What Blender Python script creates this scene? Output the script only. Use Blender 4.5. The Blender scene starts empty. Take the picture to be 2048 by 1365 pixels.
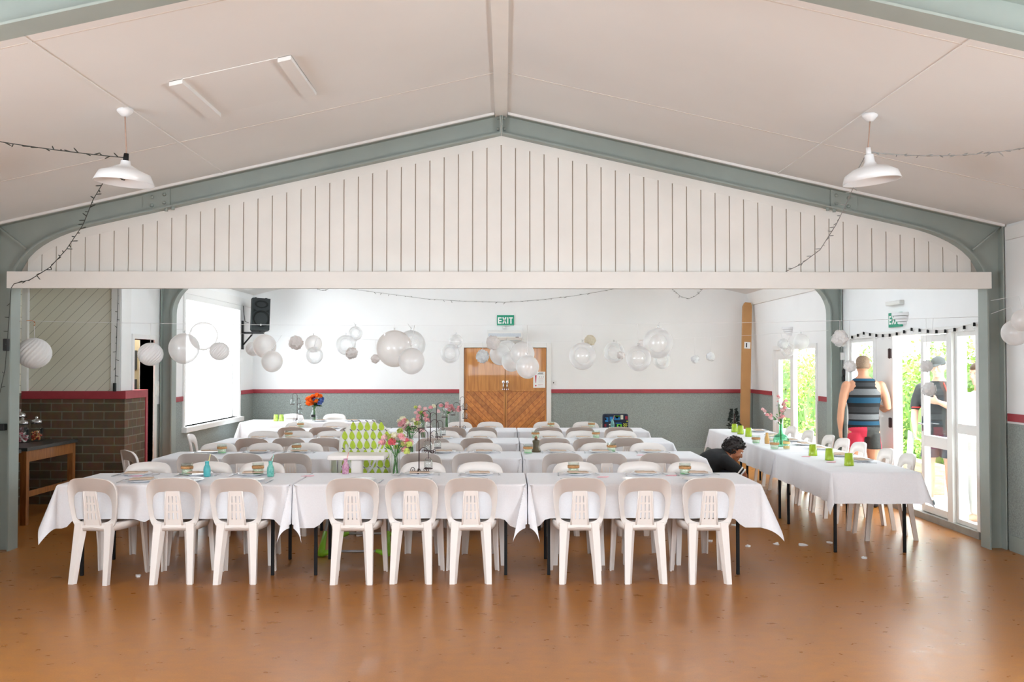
import bpy, bmesh, math, random
from mathutils import Vector, Matrix, Quaternion
from math import sin, cos, tan, pi, sqrt, atan2, radians as R

random.seed(7)
SC = bpy.context.scene
COL = SC.collection

# ------------------------------------------------------------------ camera, sky, sun, daylight, exposure
F = 1900.0                      # focal length in pixels of the 2048 x 1365 frame
CAMZ = 1.67
VPX, VPY = 1009.0, 728.0        # where the long axis of the hall vanishes
cam_d = bpy.data.cameras.new('camera')
cam_d.sensor_width = 36.0
cam_d.lens = 36.0 * F / 2048.0
cam_d.clip_start, cam_d.clip_end = 0.05, 300
cam = bpy.data.objects.new('camera', cam_d)
COL.objects.link(cam)
PITCH = math.atan((VPY - 682.5) / F)
YAW = math.atan((1024.0 - VPX) / F)
cam.rotation_euler = (pi / 2 + PITCH, 0, -YAW)
cam.location = (0, 0, CAMZ)
SC.camera = cam

SC.view_settings.view_transform = 'Standard'
SC.view_settings.look = 'None'
SC.view_settings.gamma = 1.0
SC.view_settings.exposure = 0.52
SC.view_settings.use_curve_mapping = False
SC.cycles.max_bounces = 10
SC.cycles.diffuse_bounces = 5
SC.cycles.glossy_bounces = 4
SC.cycles.transmission_bounces = 8
SC.cycles.transparent_max_bounces = 24
SC.cycles.sample_clamp_indirect = 6.0
SC.cycles.caustics_reflective = False
SC.cycles.caustics_refractive = False

world = bpy.data.worlds.new('sky')
SC.world = world
world.use_nodes = True
_bg = world.node_tree.nodes['Background']
_bg.inputs[0].default_value = (0.90, 0.96, 1.0, 1)
_bg.inputs[1].default_value = 7.0

_s = bpy.data.lights.new('sun', 'SUN')
_s.energy = 14.0
_s.angle = R(1.5)
_s.color = (1.0, 0.95, 0.86)
sun = bpy.data.objects.new('sun', _s)
sun.rotation_euler = (R(-14), R(-24), 0)
COL.objects.link(sun)

def window_light(name, loc, rot, sx, sy, power, color=(1, 1, 1)):
    l = bpy.data.lights.new(name, 'AREA')
    l.shape = 'RECTANGLE'; l.size = sx; l.size_y = sy
    l.energy = power; l.color = color
    o = bpy.data.objects.new(name, l)
    o.location = loc; o.rotation_euler = rot
    COL.objects.link(o)
    return o

# daylight entering through the hall's own windows (behind and beside the photographer) and its doors
window_light('daylight_rear_window', (0.0, -4.55, 1.75), (R(90), 0, 0), 3.0, 1.1, 88, (0.80, 0.91, 1.0))
window_light('daylight_left_hall_window', (-4.52, 2.6, 1.75), (R(90), 0, R(-90)), 2.6, 1.2, 122, (0.80, 0.91, 1.0))
window_light('daylight_right_hall_window', (4.46, 2.6, 1.75), (R(90), 0, R(90)), 2.6, 1.2, 122, (0.80, 0.91, 1.0))
for _n, _y, _w in (('daylight_terrace_doors', 10.77, 3.4), ('daylight_garden_doors', 14.85, 2.1)):
    _p = window_light(_n, (4.62, _y, 1.02), (R(90), 0, R(90)), _w, 1.95, 0.0)
    _p.data.cycles.is_portal = True

# ------------------------------------------------------------------ helpers
_RQ = cam.rotation_euler.to_matrix()
def ray(px, py):
    d = _RQ @ Vector(((px - 1024.0) / F, (682.5 - py) / F, -1.0))
    return d / d.y
def at(px, py, y):
    d = ray(px, py)
    return Vector((d.x * y, y, CAMZ + d.z * y))
def on(px, py, h):
    d = ray(px, py)
    y = (h - CAMZ) / d.z
    return Vector((d.x * y, y, h))
def ppm(y):
    return F / y

def lin(c):
    c = c / 255.0
    return c / 12.92 if c <= 0.04045 else ((c + 0.055) / 1.055) ** 2.4
def rgb(r, g, b):
    return (lin(r), lin(g), lin(b), 1.0)

class MB:
    """collects geometry for ONE mesh object"""
    def __init__(s):
        s.v = []; s.f = []; s.m = []; s.sm = []
    def add(s, verts, faces, mi=0, smooth=False):
        o = len(s.v)
        s.v += [Vector(p) for p in verts]
        for f in faces:
            s.f.append([o + i for i in f]); s.m.append(mi); s.sm.append(smooth)
        return s
    def box(s, x0, x1, y0, y1, z0, z1, mi=0):
        v = [(x0,y0,z0),(x1,y0,z0),(x1,y1,z0),(x0,y1,z0),(x0,y0,z1),(x1,y0,z1),(x1,y1,z1),(x0,y1,z1)]
        return s.add(v, [(0,3,2,1),(4,5,6,7),(0,1,5,4),(1,2,6,5),(2,3,7,6),(3,0,4,7)], mi)
    def cbox(s, x0, x1, y0, y1, z0, z1, c=0.01, mi=0):
        """box with chamfered edges"""
        c = min(c, (x1-x0)*.45, (y1-y0)*.45, (z1-z0)*.45)
        bm = bmesh.new()
        bmesh.ops.create_cube(bm, size=1)
        for w in bm.verts:
            w.co = Vector(((x0+x1)/2 + w.co.x*(x1-x0), (y0+y1)/2 + w.co.y*(y1-y0), (z0+z1)/2 + w.co.z*(z1-z0)))
        bmesh.ops.bevel(bm, geom=list(bm.edges), offset=c, segments=2, affect='EDGES', profile=.6)
        s.take(bm, mi); bm.free()
        return s
    def take(s, bm, mi=0, smooth=False, M=None):
        bm.verts.index_update()
        vs = [(M @ w.co) if M else w.co.copy() for w in bm.verts]
        return s.add(vs, [[w.index for w in f.verts] for f in bm.faces], mi, smooth)
    def prism(s, pts, n0, n1, axis='y', mi=0):
        """polygon in the plane across axis, extruded from n0 to n1"""
        def mk(a, b, n):
            return (a, n, b) if axis == 'y' else ((n, a, b) if axis == 'x' else (a, b, n))
        k = len(pts)
        v = [mk(a, b, n0) for a, b in pts] + [mk(a, b, n1) for a, b in pts]
        f = [list(range(k))[::-1], list(range(k, 2*k))]
        f += [(i, (i+1) % k, k + (i+1) % k, k + i) for i in range(k)]
        return s.add(v, f, mi)
    def tube(s, pts, r, n=8, mi=0, smooth=True, cap=True):
        pts = [Vector(p) for p in pts]
        rs = r if isinstance(r, (list, tuple)) else [r] * len(pts)
        v = []; f = []
        prev = None
        for i, p in enumerate(pts):
            t = (pts[min(i+1, len(pts)-1)] - pts[max(i-1, 0)])
            if t.length < 1e-9: t = Vector((0, 0, 1))
            t.normalize()
            if prev is None:
                a = t.cross(Vector((0, 0, 1)) if abs(t.z) < .9 else Vector((1, 0, 0))).normalized()
            else:
                a = (prev - t * prev.dot(t))
                a = a.normalized() if a.length > 1e-6 else t.orthogonal().normalized()
            prev = a
            b = t.cross(a)
            for k in range(n):
                q = 2*pi*k/n
                v.append(p + (a*cos(q) + b*sin(q)) * rs[i])
        for i in range(len(pts)-1):
            for k in range(n):
                f.append((i*n+k, i*n+(k+1) % n, (i+1)*n+(k+1) % n, (i+1)*n+k))
        if cap:
            f.append(list(range(n))[::-1]); f.append([(len(pts)-1)*n+k for k in range(n)])
        return s.add(v, f, mi, smooth)
    def lathe(s, prof, n=20, c=(0, 0, 0), mi=0, smooth=True, M=None):
        """prof: (radius, z) from bottom to top; r = 0 closes"""
        v = []; f = []; rings = []
        for r, z in prof:
            if r < 1e-6:
                rings.append([len(v)]); v.append(Vector((c[0], c[1], c[2]+z)))
            else:
                rings.append(list(range(len(v), len(v)+n)))
                for k in range(n):
                    q = 2*pi*k/n
                    v.append(Vector((c[0]+r*cos(q), c[1]+r*sin(q), c[2]+z)))
        for a, b in zip(rings, rings[1:]):
            if len(a) == 1 and len(b) == 1: continue
            for k in range(n):
                k2 = (k+1) % n
                if len(a) == 1: f.append((a[0], b[k2], b[k]))
                elif len(b) == 1: f.append((a[k], a[k2], b[0]))
                else: f.append((a[k], a[k2], b[k2], b[k]))
        if M: v = [M @ p for p in v]
        return s.add(v, f, mi, smooth)
    def ball(s, c, r, n=16, m=10, mi=0, sc=(1, 1, 1), smooth=True):
        pr = [(r*sin(pi*i/m), -r*cos(pi*i/m)) for i in range(m+1)]
        c = Vector(c)
        M = Matrix.Translation(c) @ Matrix.Diagonal((sc[0], sc[1], sc[2], 1))
        return s.lathe(pr, n, (0, 0, 0), mi, smooth, M)
    def loft(s, secs, n=20, mi=0, smooth=True):
        """secs: (centre, a vector, b vector) ellipses"""
        v = []; f = []
        for c, a, b in secs:
            c, a, b = Vector(c), Vector(a), Vector(b)
            for k in range(n):
                q = 2*pi*k/n
                v.append(c + a*cos(q) + b*sin(q))
        for i in range(len(secs)-1):
            for k in range(n):
                f.append((i*n+k, i*n+(k+1) % n, (i+1)*n+(k+1) % n, (i+1)*n+k))
        f.append(list(range(n))[::-1]); f.append([(len(secs)-1)*n+k for k in range(n)])
        return s.add(v, f, mi, smooth)
    def limb(s, pts, rs, n=12):
        """round ended tapering limb"""
        pts = [Vector(p) for p in pts]
        P, Q = [], []
        d0 = (pts[0]-pts[1]).normalized(); d1 = (pts[-1]-pts[-2]).normalized()
        for k in (0.98, .75, .4): P.append(pts[0]+d0*rs[0]*k); Q.append(max(rs[0]*sqrt(1-k*k), .0008))
        P += pts; Q += list(rs)
        for k in (.4, .75, 0.98): P.append(pts[-1]+d1*rs[-1]*k); Q.append(max(rs[-1]*sqrt(1-k*k), .0008))
        return s.tube(P, Q, n)
    def xf(s, M):
        s.v = [M @ p for p in s.v]
        return s
    def mesh(s, name, mats, loc=None):
        me = bpy.data.meshes.new(name)
        off = Vector(loc) if loc is not None else Vector((0, 0, 0))
        me.from_pydata([p - off for p in s.v], [], s.f)
        for m in (mats if isinstance(mats, (list, tuple)) else [mats]): me.materials.append(m)
        me.polygons.foreach_set('material_index', s.m)
        me.polygons.foreach_set('use_smooth', s.sm)
        me.update()
        return me
    def build(s, name, mats, parent=None, loc=None, fix=False):
        """world coordinates in; origin at loc (top-level) or at the parent's place (part)"""
        if parent is not None:
            W = Vector((0, 0, 0)); q = parent
            while q is not None: W += q.location; q = q.parent
            o = bpy.data.objects.new(name, s.mesh(name, mats, W))
            o.parent = parent
        else:
            o = bpy.data.objects.new(name, s.mesh(name, mats, loc))
            if loc is not None: o.location = loc
        if fix:
            bm = bmesh.new(); bm.from_mesh(o.data)
            bmesh.ops.recalc_face_normals(bm, faces=bm.faces)
            bm.to_mesh(o.data); bm.free()
        COL.objects.link(o)
        return o

def tag(o, label, cat, group=None, kind=None):
    o['label'] = label; o['category'] = cat
    if group: o['group'] = group
    if kind: o['kind'] = kind
    return o
def thing(name, label, cat, loc=(0, 0, 0), group=None):
    o = bpy.data.objects.new(name, None)
    o.empty_display_size = .1
    o.location = loc
    COL.objects.link(o)
    return tag(o, label, cat, group)
def struct(o, label=None):
    o['kind'] = 'structure'
    if label: o['label'] = label
    return o
def copy_tree(o, parent):
    c = o.copy(); COL.objects.link(c); c.parent = parent
    for ch in list(o.children): copy_tree(ch, c)
    return c
def dup(root, loc, rz, label, group=None):
    c = copy_tree(root, None)
    c.location = loc; c.rotation_euler = (0, 0, rz); c['label'] = label
    if group: c['group'] = group
    return c
def bake(o, mods):
    """apply modifiers once so that copies share a plain mesh"""
    for t, kw in mods:
        m = o.modifiers.new(t.lower(), t)
        for k, x in kw.items(): setattr(m, k, x)
    dg = bpy.context.evaluated_depsgraph_get()
    me = bpy.data.meshes.new_from_object(o.evaluated_get(dg), preserve_all_data_layers=False, depsgraph=dg)
    mats = [m for m in o.data.materials]
    o.modifiers.clear(); o.data = me
    me.materials.clear()
    for m in mats: me.materials.append(m)
    return o

# ------------------------------------------------------------------ materials
def N(nt, t, **kw):
    n = nt.nodes.new(t)
    for k, x in kw.items(): setattr(n, k, x)
    return n
def mat(name, color, rough=.5, metal=0.0, spec=.5, noise=None, bump=None, alpha=1.0, coat=0.0, trans=0.0, sheen=0.0, sss=0.0, emit=None):
    m = bpy.data.materials.new(name); m.use_nodes = True
    nt = m.node_tree; p = nt.nodes['Principled BSDF']
    p.inputs['Base Color'].default_value = color
    p.inputs['Roughness'].default_value = rough
    p.inputs['Metallic'].default_value = metal
    p.inputs['Specular IOR Level'].default_value = spec
    p.inputs['Alpha'].default_value = alpha
    p.inputs['Coat Weight'].default_value = coat
    p.inputs['Transmission Weight'].default_value = trans
    p.inputs['Sheen Weight'].default_value = sheen
    if sss:
        p.inputs['Subsurface Weight'].default_value = sss
        p.inputs['Subsurface Radius'].default_value = (.02, .008, .004)
    if emit:
        p.inputs['Emission Color'].default_value = emit[0]; p.inputs['Emission Strength'].default_value = emit[1]
    tc = N(nt, 'ShaderNodeTexCoord')
    if noise:
        sc, amt = noise[0], noise[1]
        nz = N(nt, 'ShaderNodeTexNoise'); nz.inputs['Scale'].default_value = sc; nz.inputs['Detail'].default_value = 4
        nt.links.new(tc.outputs['Object'], nz.inputs['Vector'])
        rp = N(nt, 'ShaderNodeValToRGB')
        rp.color_ramp.elements[0].position = .3; rp.color_ramp.elements[1].position = .7
        c2 = noise[2] if len(noise) > 2 else None
        rp.color_ramp.elements[0].color = c2 if c2 else tuple([max(0, x*(1-amt)) for x in color[:3]] + [1])
        rp.color_ramp.elements[1].color = color if c2 else tuple([min(1, x*(1+amt)) for x in color[:3]] + [1])
        nt.links.new(nz.outputs['Fac'], rp.inputs['Fac'])
        nt.links.new(rp.outputs['Color'], p.inputs['Base Color'])
    if bump:
        nb = N(nt, 'ShaderNodeTexNoise'); nb.inputs['Scale'].default_value = bump[0]; nb.inputs['Detail'].default_value = 3
        nt.links.new(tc.outputs['Object'], nb.inputs['Vector'])
        b = N(nt, 'ShaderNodeBump'); b.inputs['Strength'].default_value = bump[1]; b.inputs['Distance'].default_value = .01
        nt.links.new(nb.outputs['Fac'], b.inputs['Height'])
        nt.links.new(b.outputs['Normal'], p.inputs['Normal'])
    return m
def math_node(nt, op, a, b=None):
    n = N(nt, 'ShaderNodeMath', operation=op)
    for i, x in enumerate((a, b)):
        if x is None: continue
        if isinstance(x, (int, float)): n.inputs[i].default_value = x
        else: nt.links.new(x, n.inputs[i])
    return n.outputs[0]
def thin_glass(name, tint=(1, 1, 1, 1), gloss=.35, rough=.03):
    """clear sheet: sees through, mirrors by Fresnel"""
    m = bpy.data.materials.new(name); m.use_nodes = True
    nt = m.node_tree; nt.nodes.clear()
    out = N(nt, 'ShaderNodeOutputMaterial')
    tr = N(nt, 'ShaderNodeBsdfTransparent'); tr.inputs[0].default_value = tint
    gl = N(nt, 'ShaderNodeBsdfGlossy'); gl.inputs['Roughness'].default_value = rough
    fr = N(nt, 'ShaderNodeLayerWeight'); fr.inputs['Blend'].default_value = .5
    k = math_node(nt, 'MULTIPLY', math_node(nt, 'POWER', fr.outputs['Facing'], 3.5), gloss * 2.2)
    mx = N(nt, 'ShaderNodeMixShader')
    nt.links.new(math_node(nt, 'ADD', k, .04), mx.inputs[0])
    nt.links.new(tr.outputs[0], mx.inputs[1]); nt.links.new(gl.outputs[0], mx.inputs[2])
    nt.links.new(mx.outputs[0], out.inputs[0])
    return m
def wood(name, c1, c2, stretch=(14, 14, 1.2), rough=.4, coat=.2):
    m = mat(name, c1, rough, coat=coat)
    nt = m.node_tree; p = nt.nodes['Principled BSDF']
    tc = N(nt, 'ShaderNodeTexCoord'); mp = N(nt, 'ShaderNodeMapping'); mp.inputs['Scale'].default_value = stretch
    nz = N(nt, 'ShaderNodeTexNoise'); nz.inputs['Scale'].default_value = 3.0; nz.inputs['Detail'].default_value = 6
    rp = N(nt, 'ShaderNodeValToRGB'); rp.color_ramp.elements[0].color = c2; rp.color_ramp.elements[1].color = c1
    rp.color_ramp.elements[0].position = .32; rp.color_ramp.elements[1].position = .62
    nt.links.new(tc.outputs['Object'], mp.inputs['Vector']); nt.links.new(mp.outputs[0], nz.inputs['Vector'])
    nt.links.new(nz.outputs['Fac'], rp.inputs['Fac']); nt.links.new(rp.outputs['Color'], p.inputs['Base Color'])
    return m

M_white = mat('white_paint', rgb(236, 236, 234), .55, noise=(1.5, .02))
M_ceiling = mat('ceiling_paint', rgb(229, 228, 226), .6, noise=(.8, .03))
M_cream = mat('cream_paint', rgb(233, 230, 225), .5, noise=(3, .03))
M_groove = mat('groove_shadow_gap', rgb(196, 184, 172), .7)
M_wallw = mat('white_plaster', rgb(241, 242, 242), .6, noise=(1.2, .02), bump=(40, .03))
M_carpet = mat('grey_wall_carpet', rgb(150, 158, 154), .95, spec=.1, noise=(75, .2), bump=(120, .25))
M_red = mat('red_dado_paint', rgb(158, 52, 62), .45, noise=(12, .08))
M_steel = mat('grey_green_steel_paint', rgb(150, 159, 153), .5, noise=(4, .05))
M_plastic = mat('white_moulded_plastic', rgb(238, 231, 226), .38, noise=(6, .015))
M_cloth = mat('white_table_linen', rgb(238, 238, 242), .85, spec=.15, noise=(90, .02), bump=(500, .06), sheen=.1)
M_black = mat('black_metal', rgb(16, 16, 18), .5, spec=.25, noise=(20, .1))
M_iron = mat('dark_wrought_iron', rgb(62, 40, 40), .5, noise=(20, .15))
M_dark = mat('dark_rubber', rgb(24, 25, 26), .6, noise=(20, .1))
M_chrome = mat('polished_metal', rgb(205, 205, 208), .22, metal=1.0, noise=(12, .03))
M_greypole = mat('grey_metal_tube', rgb(178, 180, 184), .35, metal=.6, noise=(12, .03))
M_glass = thin_glass('clear_glass', (.985, .99, .99, 1), .25)
M_pane = thin_glass('window_glass', (.95, .97, .965, 1), .3)
M_glassg = thin_glass('pale_green_glass', (.80, .95, .84, 1), .3)
M_jar = thin_glass('jar_glass', (.94, .955, .955, 1), .45, .08)

# floor: speckled orange brown sheet boards under worn varnish
M_floor = mat('varnished_particle_floor', rgb(178, 116, 64), .3, spec=.4, coat=.0)
def _floor():
    nt = M_floor.node_tree; p = nt.nodes['Principled BSDF']
    tc = N(nt, 'ShaderNodeTexCoord')
    def nz(scale, det, st=(1, 1, 1)):
        mp = N(nt, 'ShaderNodeMapping'); mp.inputs['Scale'].default_value = st
        n = N(nt, 'ShaderNodeTexNoise'); n.inputs['Scale'].default_value = scale; n.inputs['Detail'].default_value = det
        nt.links.new(tc.outputs['Object'], mp.inputs['Vector']); nt.links.new(mp.outputs[0], n.inputs['Vector'])
        return n.outputs['Fac']
    big, fine, patch = nz(.6, 3), nz(120, 2, (1, .6, 1)), nz(9, 5, (1, 1.3, 1))
    r1 = N(nt, 'ShaderNodeValToRGB')
    r1.color_ramp.elements[0].position = .30; r1.color_ramp.elements[0].color = rgb(140, 86, 36)
    r1.color_ramp.elements[1].position = .70; r1.color_ramp.elements[1].color = rgb(180, 120, 55)
    s = math_node(nt, 'ADD', math_node(nt, 'MULTIPLY', fine, .24), math_node(nt, 'ADD', math_node(nt, 'MULTIPLY', patch, .42), math_node(nt, 'MULTIPLY', big, .34)))
    nt.links.new(s, r1.inputs['Fac'])
    nt.links.new(r1.outputs['Color'], p.inputs['Base Color'])
    rr = N(nt, 'ShaderNodeMapRange'); rr.inputs[1].default_value = .3; rr.inputs[2].default_value = .7
    rr.inputs[3].default_value = .27; rr.inputs[4].default_value = .33
    nt.links.new(patch, rr.inputs[0]); nt.links.new(rr.outputs[0], p.inputs['Roughness'])
_floor()
# ------------------------------------------------------------------ the hall
XC = -0.03
XL, XR = XC - 4.56, XC + 4.56
YB = 17.37                      # far wall
Y0 = -4.6                       # wall behind the photographer
RIDGE, SLOPE = 3.95, 0.225
DADO0, DADO1 = 1.135, 1.205
def roof(x, base=RIDGE): return base - SLOPE * abs(x - XC)
FR = (4.37, 8.53, 12.66)        # near faces of the portal frames

m = MB(); m.box(-6.2, XR + .08, Y0 - .2, YB + .2, -.08, 0)
struct(m.build('floor', M_floor))
m = MB(); m.box(XR + .08, 40, -10, 60, -.30, -.04)
M_patio = mat('pale_concrete', rgb(206, 203, 196), .8, noise=(2.5, .08), bump=(60, .1))
struct(m.build('ground', M_patio))

# ceiling: two slopes
for nm, s in (('ceiling_left', -1), ('ceiling_right', 1)):
    m = MB()
    xe = XC + s * 4.75
    pts = [(XC, RIDGE), (xe, roof(xe)), (xe, roof(xe) + .12), (XC, RIDGE + .12)]
    m.prism(pts, Y0 - .2, YB + .2)
    struct(m.build(nm, M_ceiling, fix=True))
# ridge board and sheet joints
m = MB(); m.box(XC - .055, XC + .055, Y0, YB, RIDGE - .035, RIDGE + .01)
struct(m.build('trim_1', M_cream))
def slope_strip(mb, x0, x1, y0, y1, t):
    mb.prism([(x0, roof(x0) - t), (x1, roof(x1) - t), (x1, roof(x1) + .002), (x0, roof(x0) + .002)], y0, y1)
m = MB()
for x in (-2.53, 2.47):
    slope_strip(m, x - .011, x + .011, Y0, YB, .006)
struct(m.build('trim_2', M_ceiling, fix=True))
m = MB()
for y in (5.05, 7.35, 1.2, 10.6, 15.0):
    for s in (-1, 1):
        a, b = sorted((XC + s * .06, XC + s * 4.5))
        slope_strip(m, a, b, y - .005, y + .005, .003)
struct(m.build('trim_3', mat('ceiling_joint', rgb(212, 204, 196), .7, noise=(5, .03)), fix=True))
# ceiling hatch with raised end battens
def ceil_at(px, py, left=True):
    d = ray(px, py)
    k = -SLOPE if not left else SLOPE
    y = (RIDGE - CAMZ - SLOPE * (XC if left else -XC)) / (d.z - (SLOPE if left else -SLOPE) * d.x)
    return Vector((d.x * y, y, CAMZ + d.z * y))
h = [ceil_at(*p) for p in ((337, 163), (583, 110), (633, 185), (418, 230))]
hx0, hx1 = (h[0].x + h[3].x) / 2, (h[1].x + h[2].x) / 2
hy0, hy1 = (h[0].y + h[1].y) / 2, (h[2].y + h[3].y) / 2
hatch = thing('ceiling_hatch', 'white rectangular access hatch set in the left ceiling slope', 'hatch', ((hx0+hx1)/2, (hy0+hy1)/2, roof((hx0+hx1)/2)))
m = MB(); slope_strip(m, hx0, hx1, hy0, hy1, .003); m.build('panel', M_ceiling, hatch, fix=True)
for xa in (hx0, hx1 - .085):
    m = MB(); slope_strip(m, xa, xa + .085, hy0, hy1, .030); m.build('batten', M_ceiling, hatch, fix=True)

def wall(name, axis, p0, p1, u0, u1, ztop, holes, lower=True, mats=None, zmin=0.0):
    """straight wall with rectangular openings (u0,u1,z0,z1); lower part carpeted"""
    us = sorted({u0, u1} | {h[0] for h in holes} | {h[1] for h in holes})
    zs = sorted({zmin, ztop} | ({DADO0} if lower else set()) | {h[2] for h in holes} | {h[3] for h in holes})
    m = MB()
    for a, b in zip(us, us[1:]):
        for c, d in zip(zs, zs[1:]):
            if any(h[0] <= a + 1e-6 and b <= h[1] + 1e-6 and h[2] <= c + 1e-6 and d <= h[3] + 1e-6 for h in holes): continue
            mi = 1 if (lower and d <= DADO0 + 1e-6) else 0
            if axis == 'x': m.box(p0, p1, a, b, c, d, mi)
            else: m.box(a, b, p0, p1, c, d, mi)
    return struct(m.build(name, mats or [M_wallw, M_carpet]))

DH = 2.0
EX0, EX1 = at(928, 760, YB).x, at(1093, 760, YB).x       # exit doors in the far wall
# far wall with gable top
m = MB()
m.box(XL - .1, EX0, YB, YB + .15, 0, DADO0, 1); m.box(EX1, XR + .1, YB, YB + .15, 0, DADO0, 1)
m.box(XL - .1, EX0, YB, YB + .15, DADO0, 1.98, 0); m.box(EX1, XR + .1, YB, YB + .15, DADO0, 1.98, 0)
m.prism([(XL - .1, 1.98), (XR + .1, 1.98), (XR + .1, roof(XR + .1) + .05), (XC, RIDGE + .05), (XL - .1, roof(XL - .1) + .05)], YB, YB + .15, mi=0)
struct(m.build('wall_back', [M_wallw, M_carpet], fix=True))

LW = (13.66, 16.45, .76, 2.60)          # big left window
LD = (11.78, 12.46, 0.0, 1.98)          # dark doorway on the left
wall('wall_left', 'x', XL - .18, XL, 11.43, YB, roof(XL) + .05, [LW, LD])
wall('wall_front_left', 'x', XL - .18, XL, Y0, 8.75, roof(XL) + .05, [(1.3, 3.9, 1.15, 2.35)])
TD = (9.02, 12.52, 0.0, 2.05)           # terrace doors
GD = (13.72, 15.98, 0.0, 1.97)          # garden doors
wall('wall_right', 'x', XR, XR + .14, Y0, YB, roof(XR) + .05, [TD, GD, (1.3, 3.9, 1.15, 2.35)])
m = MB()
wall('wall_rear', 'y', Y0 - .15, Y0, XL - .1, XR + .1, 2.9, [(-1.5, 1.5, 1.2, 2.3)])
m = MB(); m.prism([(XL - .1, 2.9), (XR + .1, 2.9), (XC, RIDGE + .08)], Y0 - .15, Y0)
struct(m.build('wall_rear_gable', M_wallw, fix=True))

# red dado rails
def rail(name, boxes):
    m = MB()
    for b in boxes: m.cbox(*b, c=.004)
    struct(m.build(name, M_red))
JW = .085                                # white door casing width
rail('trim_4', [(XL, EX0 - JW, YB - .022, YB, DADO0, DADO1), (EX1 + JW, XR, YB - .022, YB, DADO0, DADO1)])
rail('trim_5', [(XL, XL + .022, 12.82, LW[0] - .09, DADO0, DADO1), (XL, XL + .022, LW[1] + .09, YB, DADO0, DADO1)])
rail('trim_6', [(XR - .022, XR, GD[1] + .08, YB - .02, DADO0, DADO1), (XR - .022, XR, 12.84, GD[0] - .08, DADO0, DADO1), (XR - .022, XR, Y0, 8.5, DADO0 + .02, DADO1 + .02)])
# cornice along the right wall
m = MB()
m.prism([(XR, 2.74), (XR, roof(XR)), (XR - .1, roof(XR - .1)), (XR - .03, 2.74)], 12.9, YB)
struct(m.build('trim_7', M_white, fix=True))
m = MB(); m.cbox(XR - .025, XR, Y0, 8.5, 2.78, 2.90, c=.004)
m.cbox(XL, XL + .025, 12.85, YB, 2.68, 2.82, c=.004)
struct(m.build('trim_8', M_white))
m = MB(); m.box(XR - .015, XR, Y0, 8.5, 0, .14); struct(m.build('baseboard_right', M_steel))
m = MB(); m.box(XL, EX0 - JW, YB - .015, YB, 0, .12); m.box(EX1 + JW, XR, YB - .015, YB, 0, .12)
struct(m.build('baseboard_back', M_steel))
# corner cover strip (far right corner)
m = MB(); m.box(XR - .05, XR - .01, YB - .03, YB, 0, DADO0); struct(m.build('trim_9', M_steel))

# ------------------------------------------------------------------ portal frames
def arc_pts(s, n=12):
    """inner flange curve from column to rafter soffit"""
    p0 = Vector((4.40, 2.33)); p2 = Vector((3.70, 3.765 - SLOPE * 3.70)); p1 = Vector((4.40, 3.765 - SLOPE * 4.40))
    out = []
    for i in range(n + 1):
        t = i / n
        q = p0 * (1-t)**2 + p1 * 2*t*(1-t) + p2 * t*t
        out.append((XC + s * q.x, q.y))
    return out
def flange(mb, path, y0, y1, th, side):
    """flat bar along a path in the x-z plane, width in y"""
    P = [Vector((a, 0, b)) for a, b in path]
    va, vb = [], []
    for i, p in enumerate(P):
        t = (P[min(i+1, len(P)-1)] - P[max(i-1, 0)]).normalized()
        n = Vector((-t.z, 0, t.x)) * side * th
        va.append(p); vb.append(p + n)
    k = len(P)
    v = []
    for q in (va, vb):
        for y in (y0, y1): v += [Vector((p.x, y, p.z)) for p in q]
    f = []
    for i in range(k-1):
        f += [(i, i+1, k+i+1, k+i), (2*k+i, 3*k+i, 3*k+i+1, 2*k+i+1), (i, 2*k+i, 2*k+i+1, i+1), (k+i, k+i+1, 3*k+i+1, 3*k+i)]
    f += [(0, k, 3*k, 2*k), (k-1, 3*k-1, 4*k-1, 2*k-1)]
    mb.add(v, f)
XS = 3.02                                # splice position from the middle
TOPF = 3.945                             # top of the steel at the middle
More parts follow.
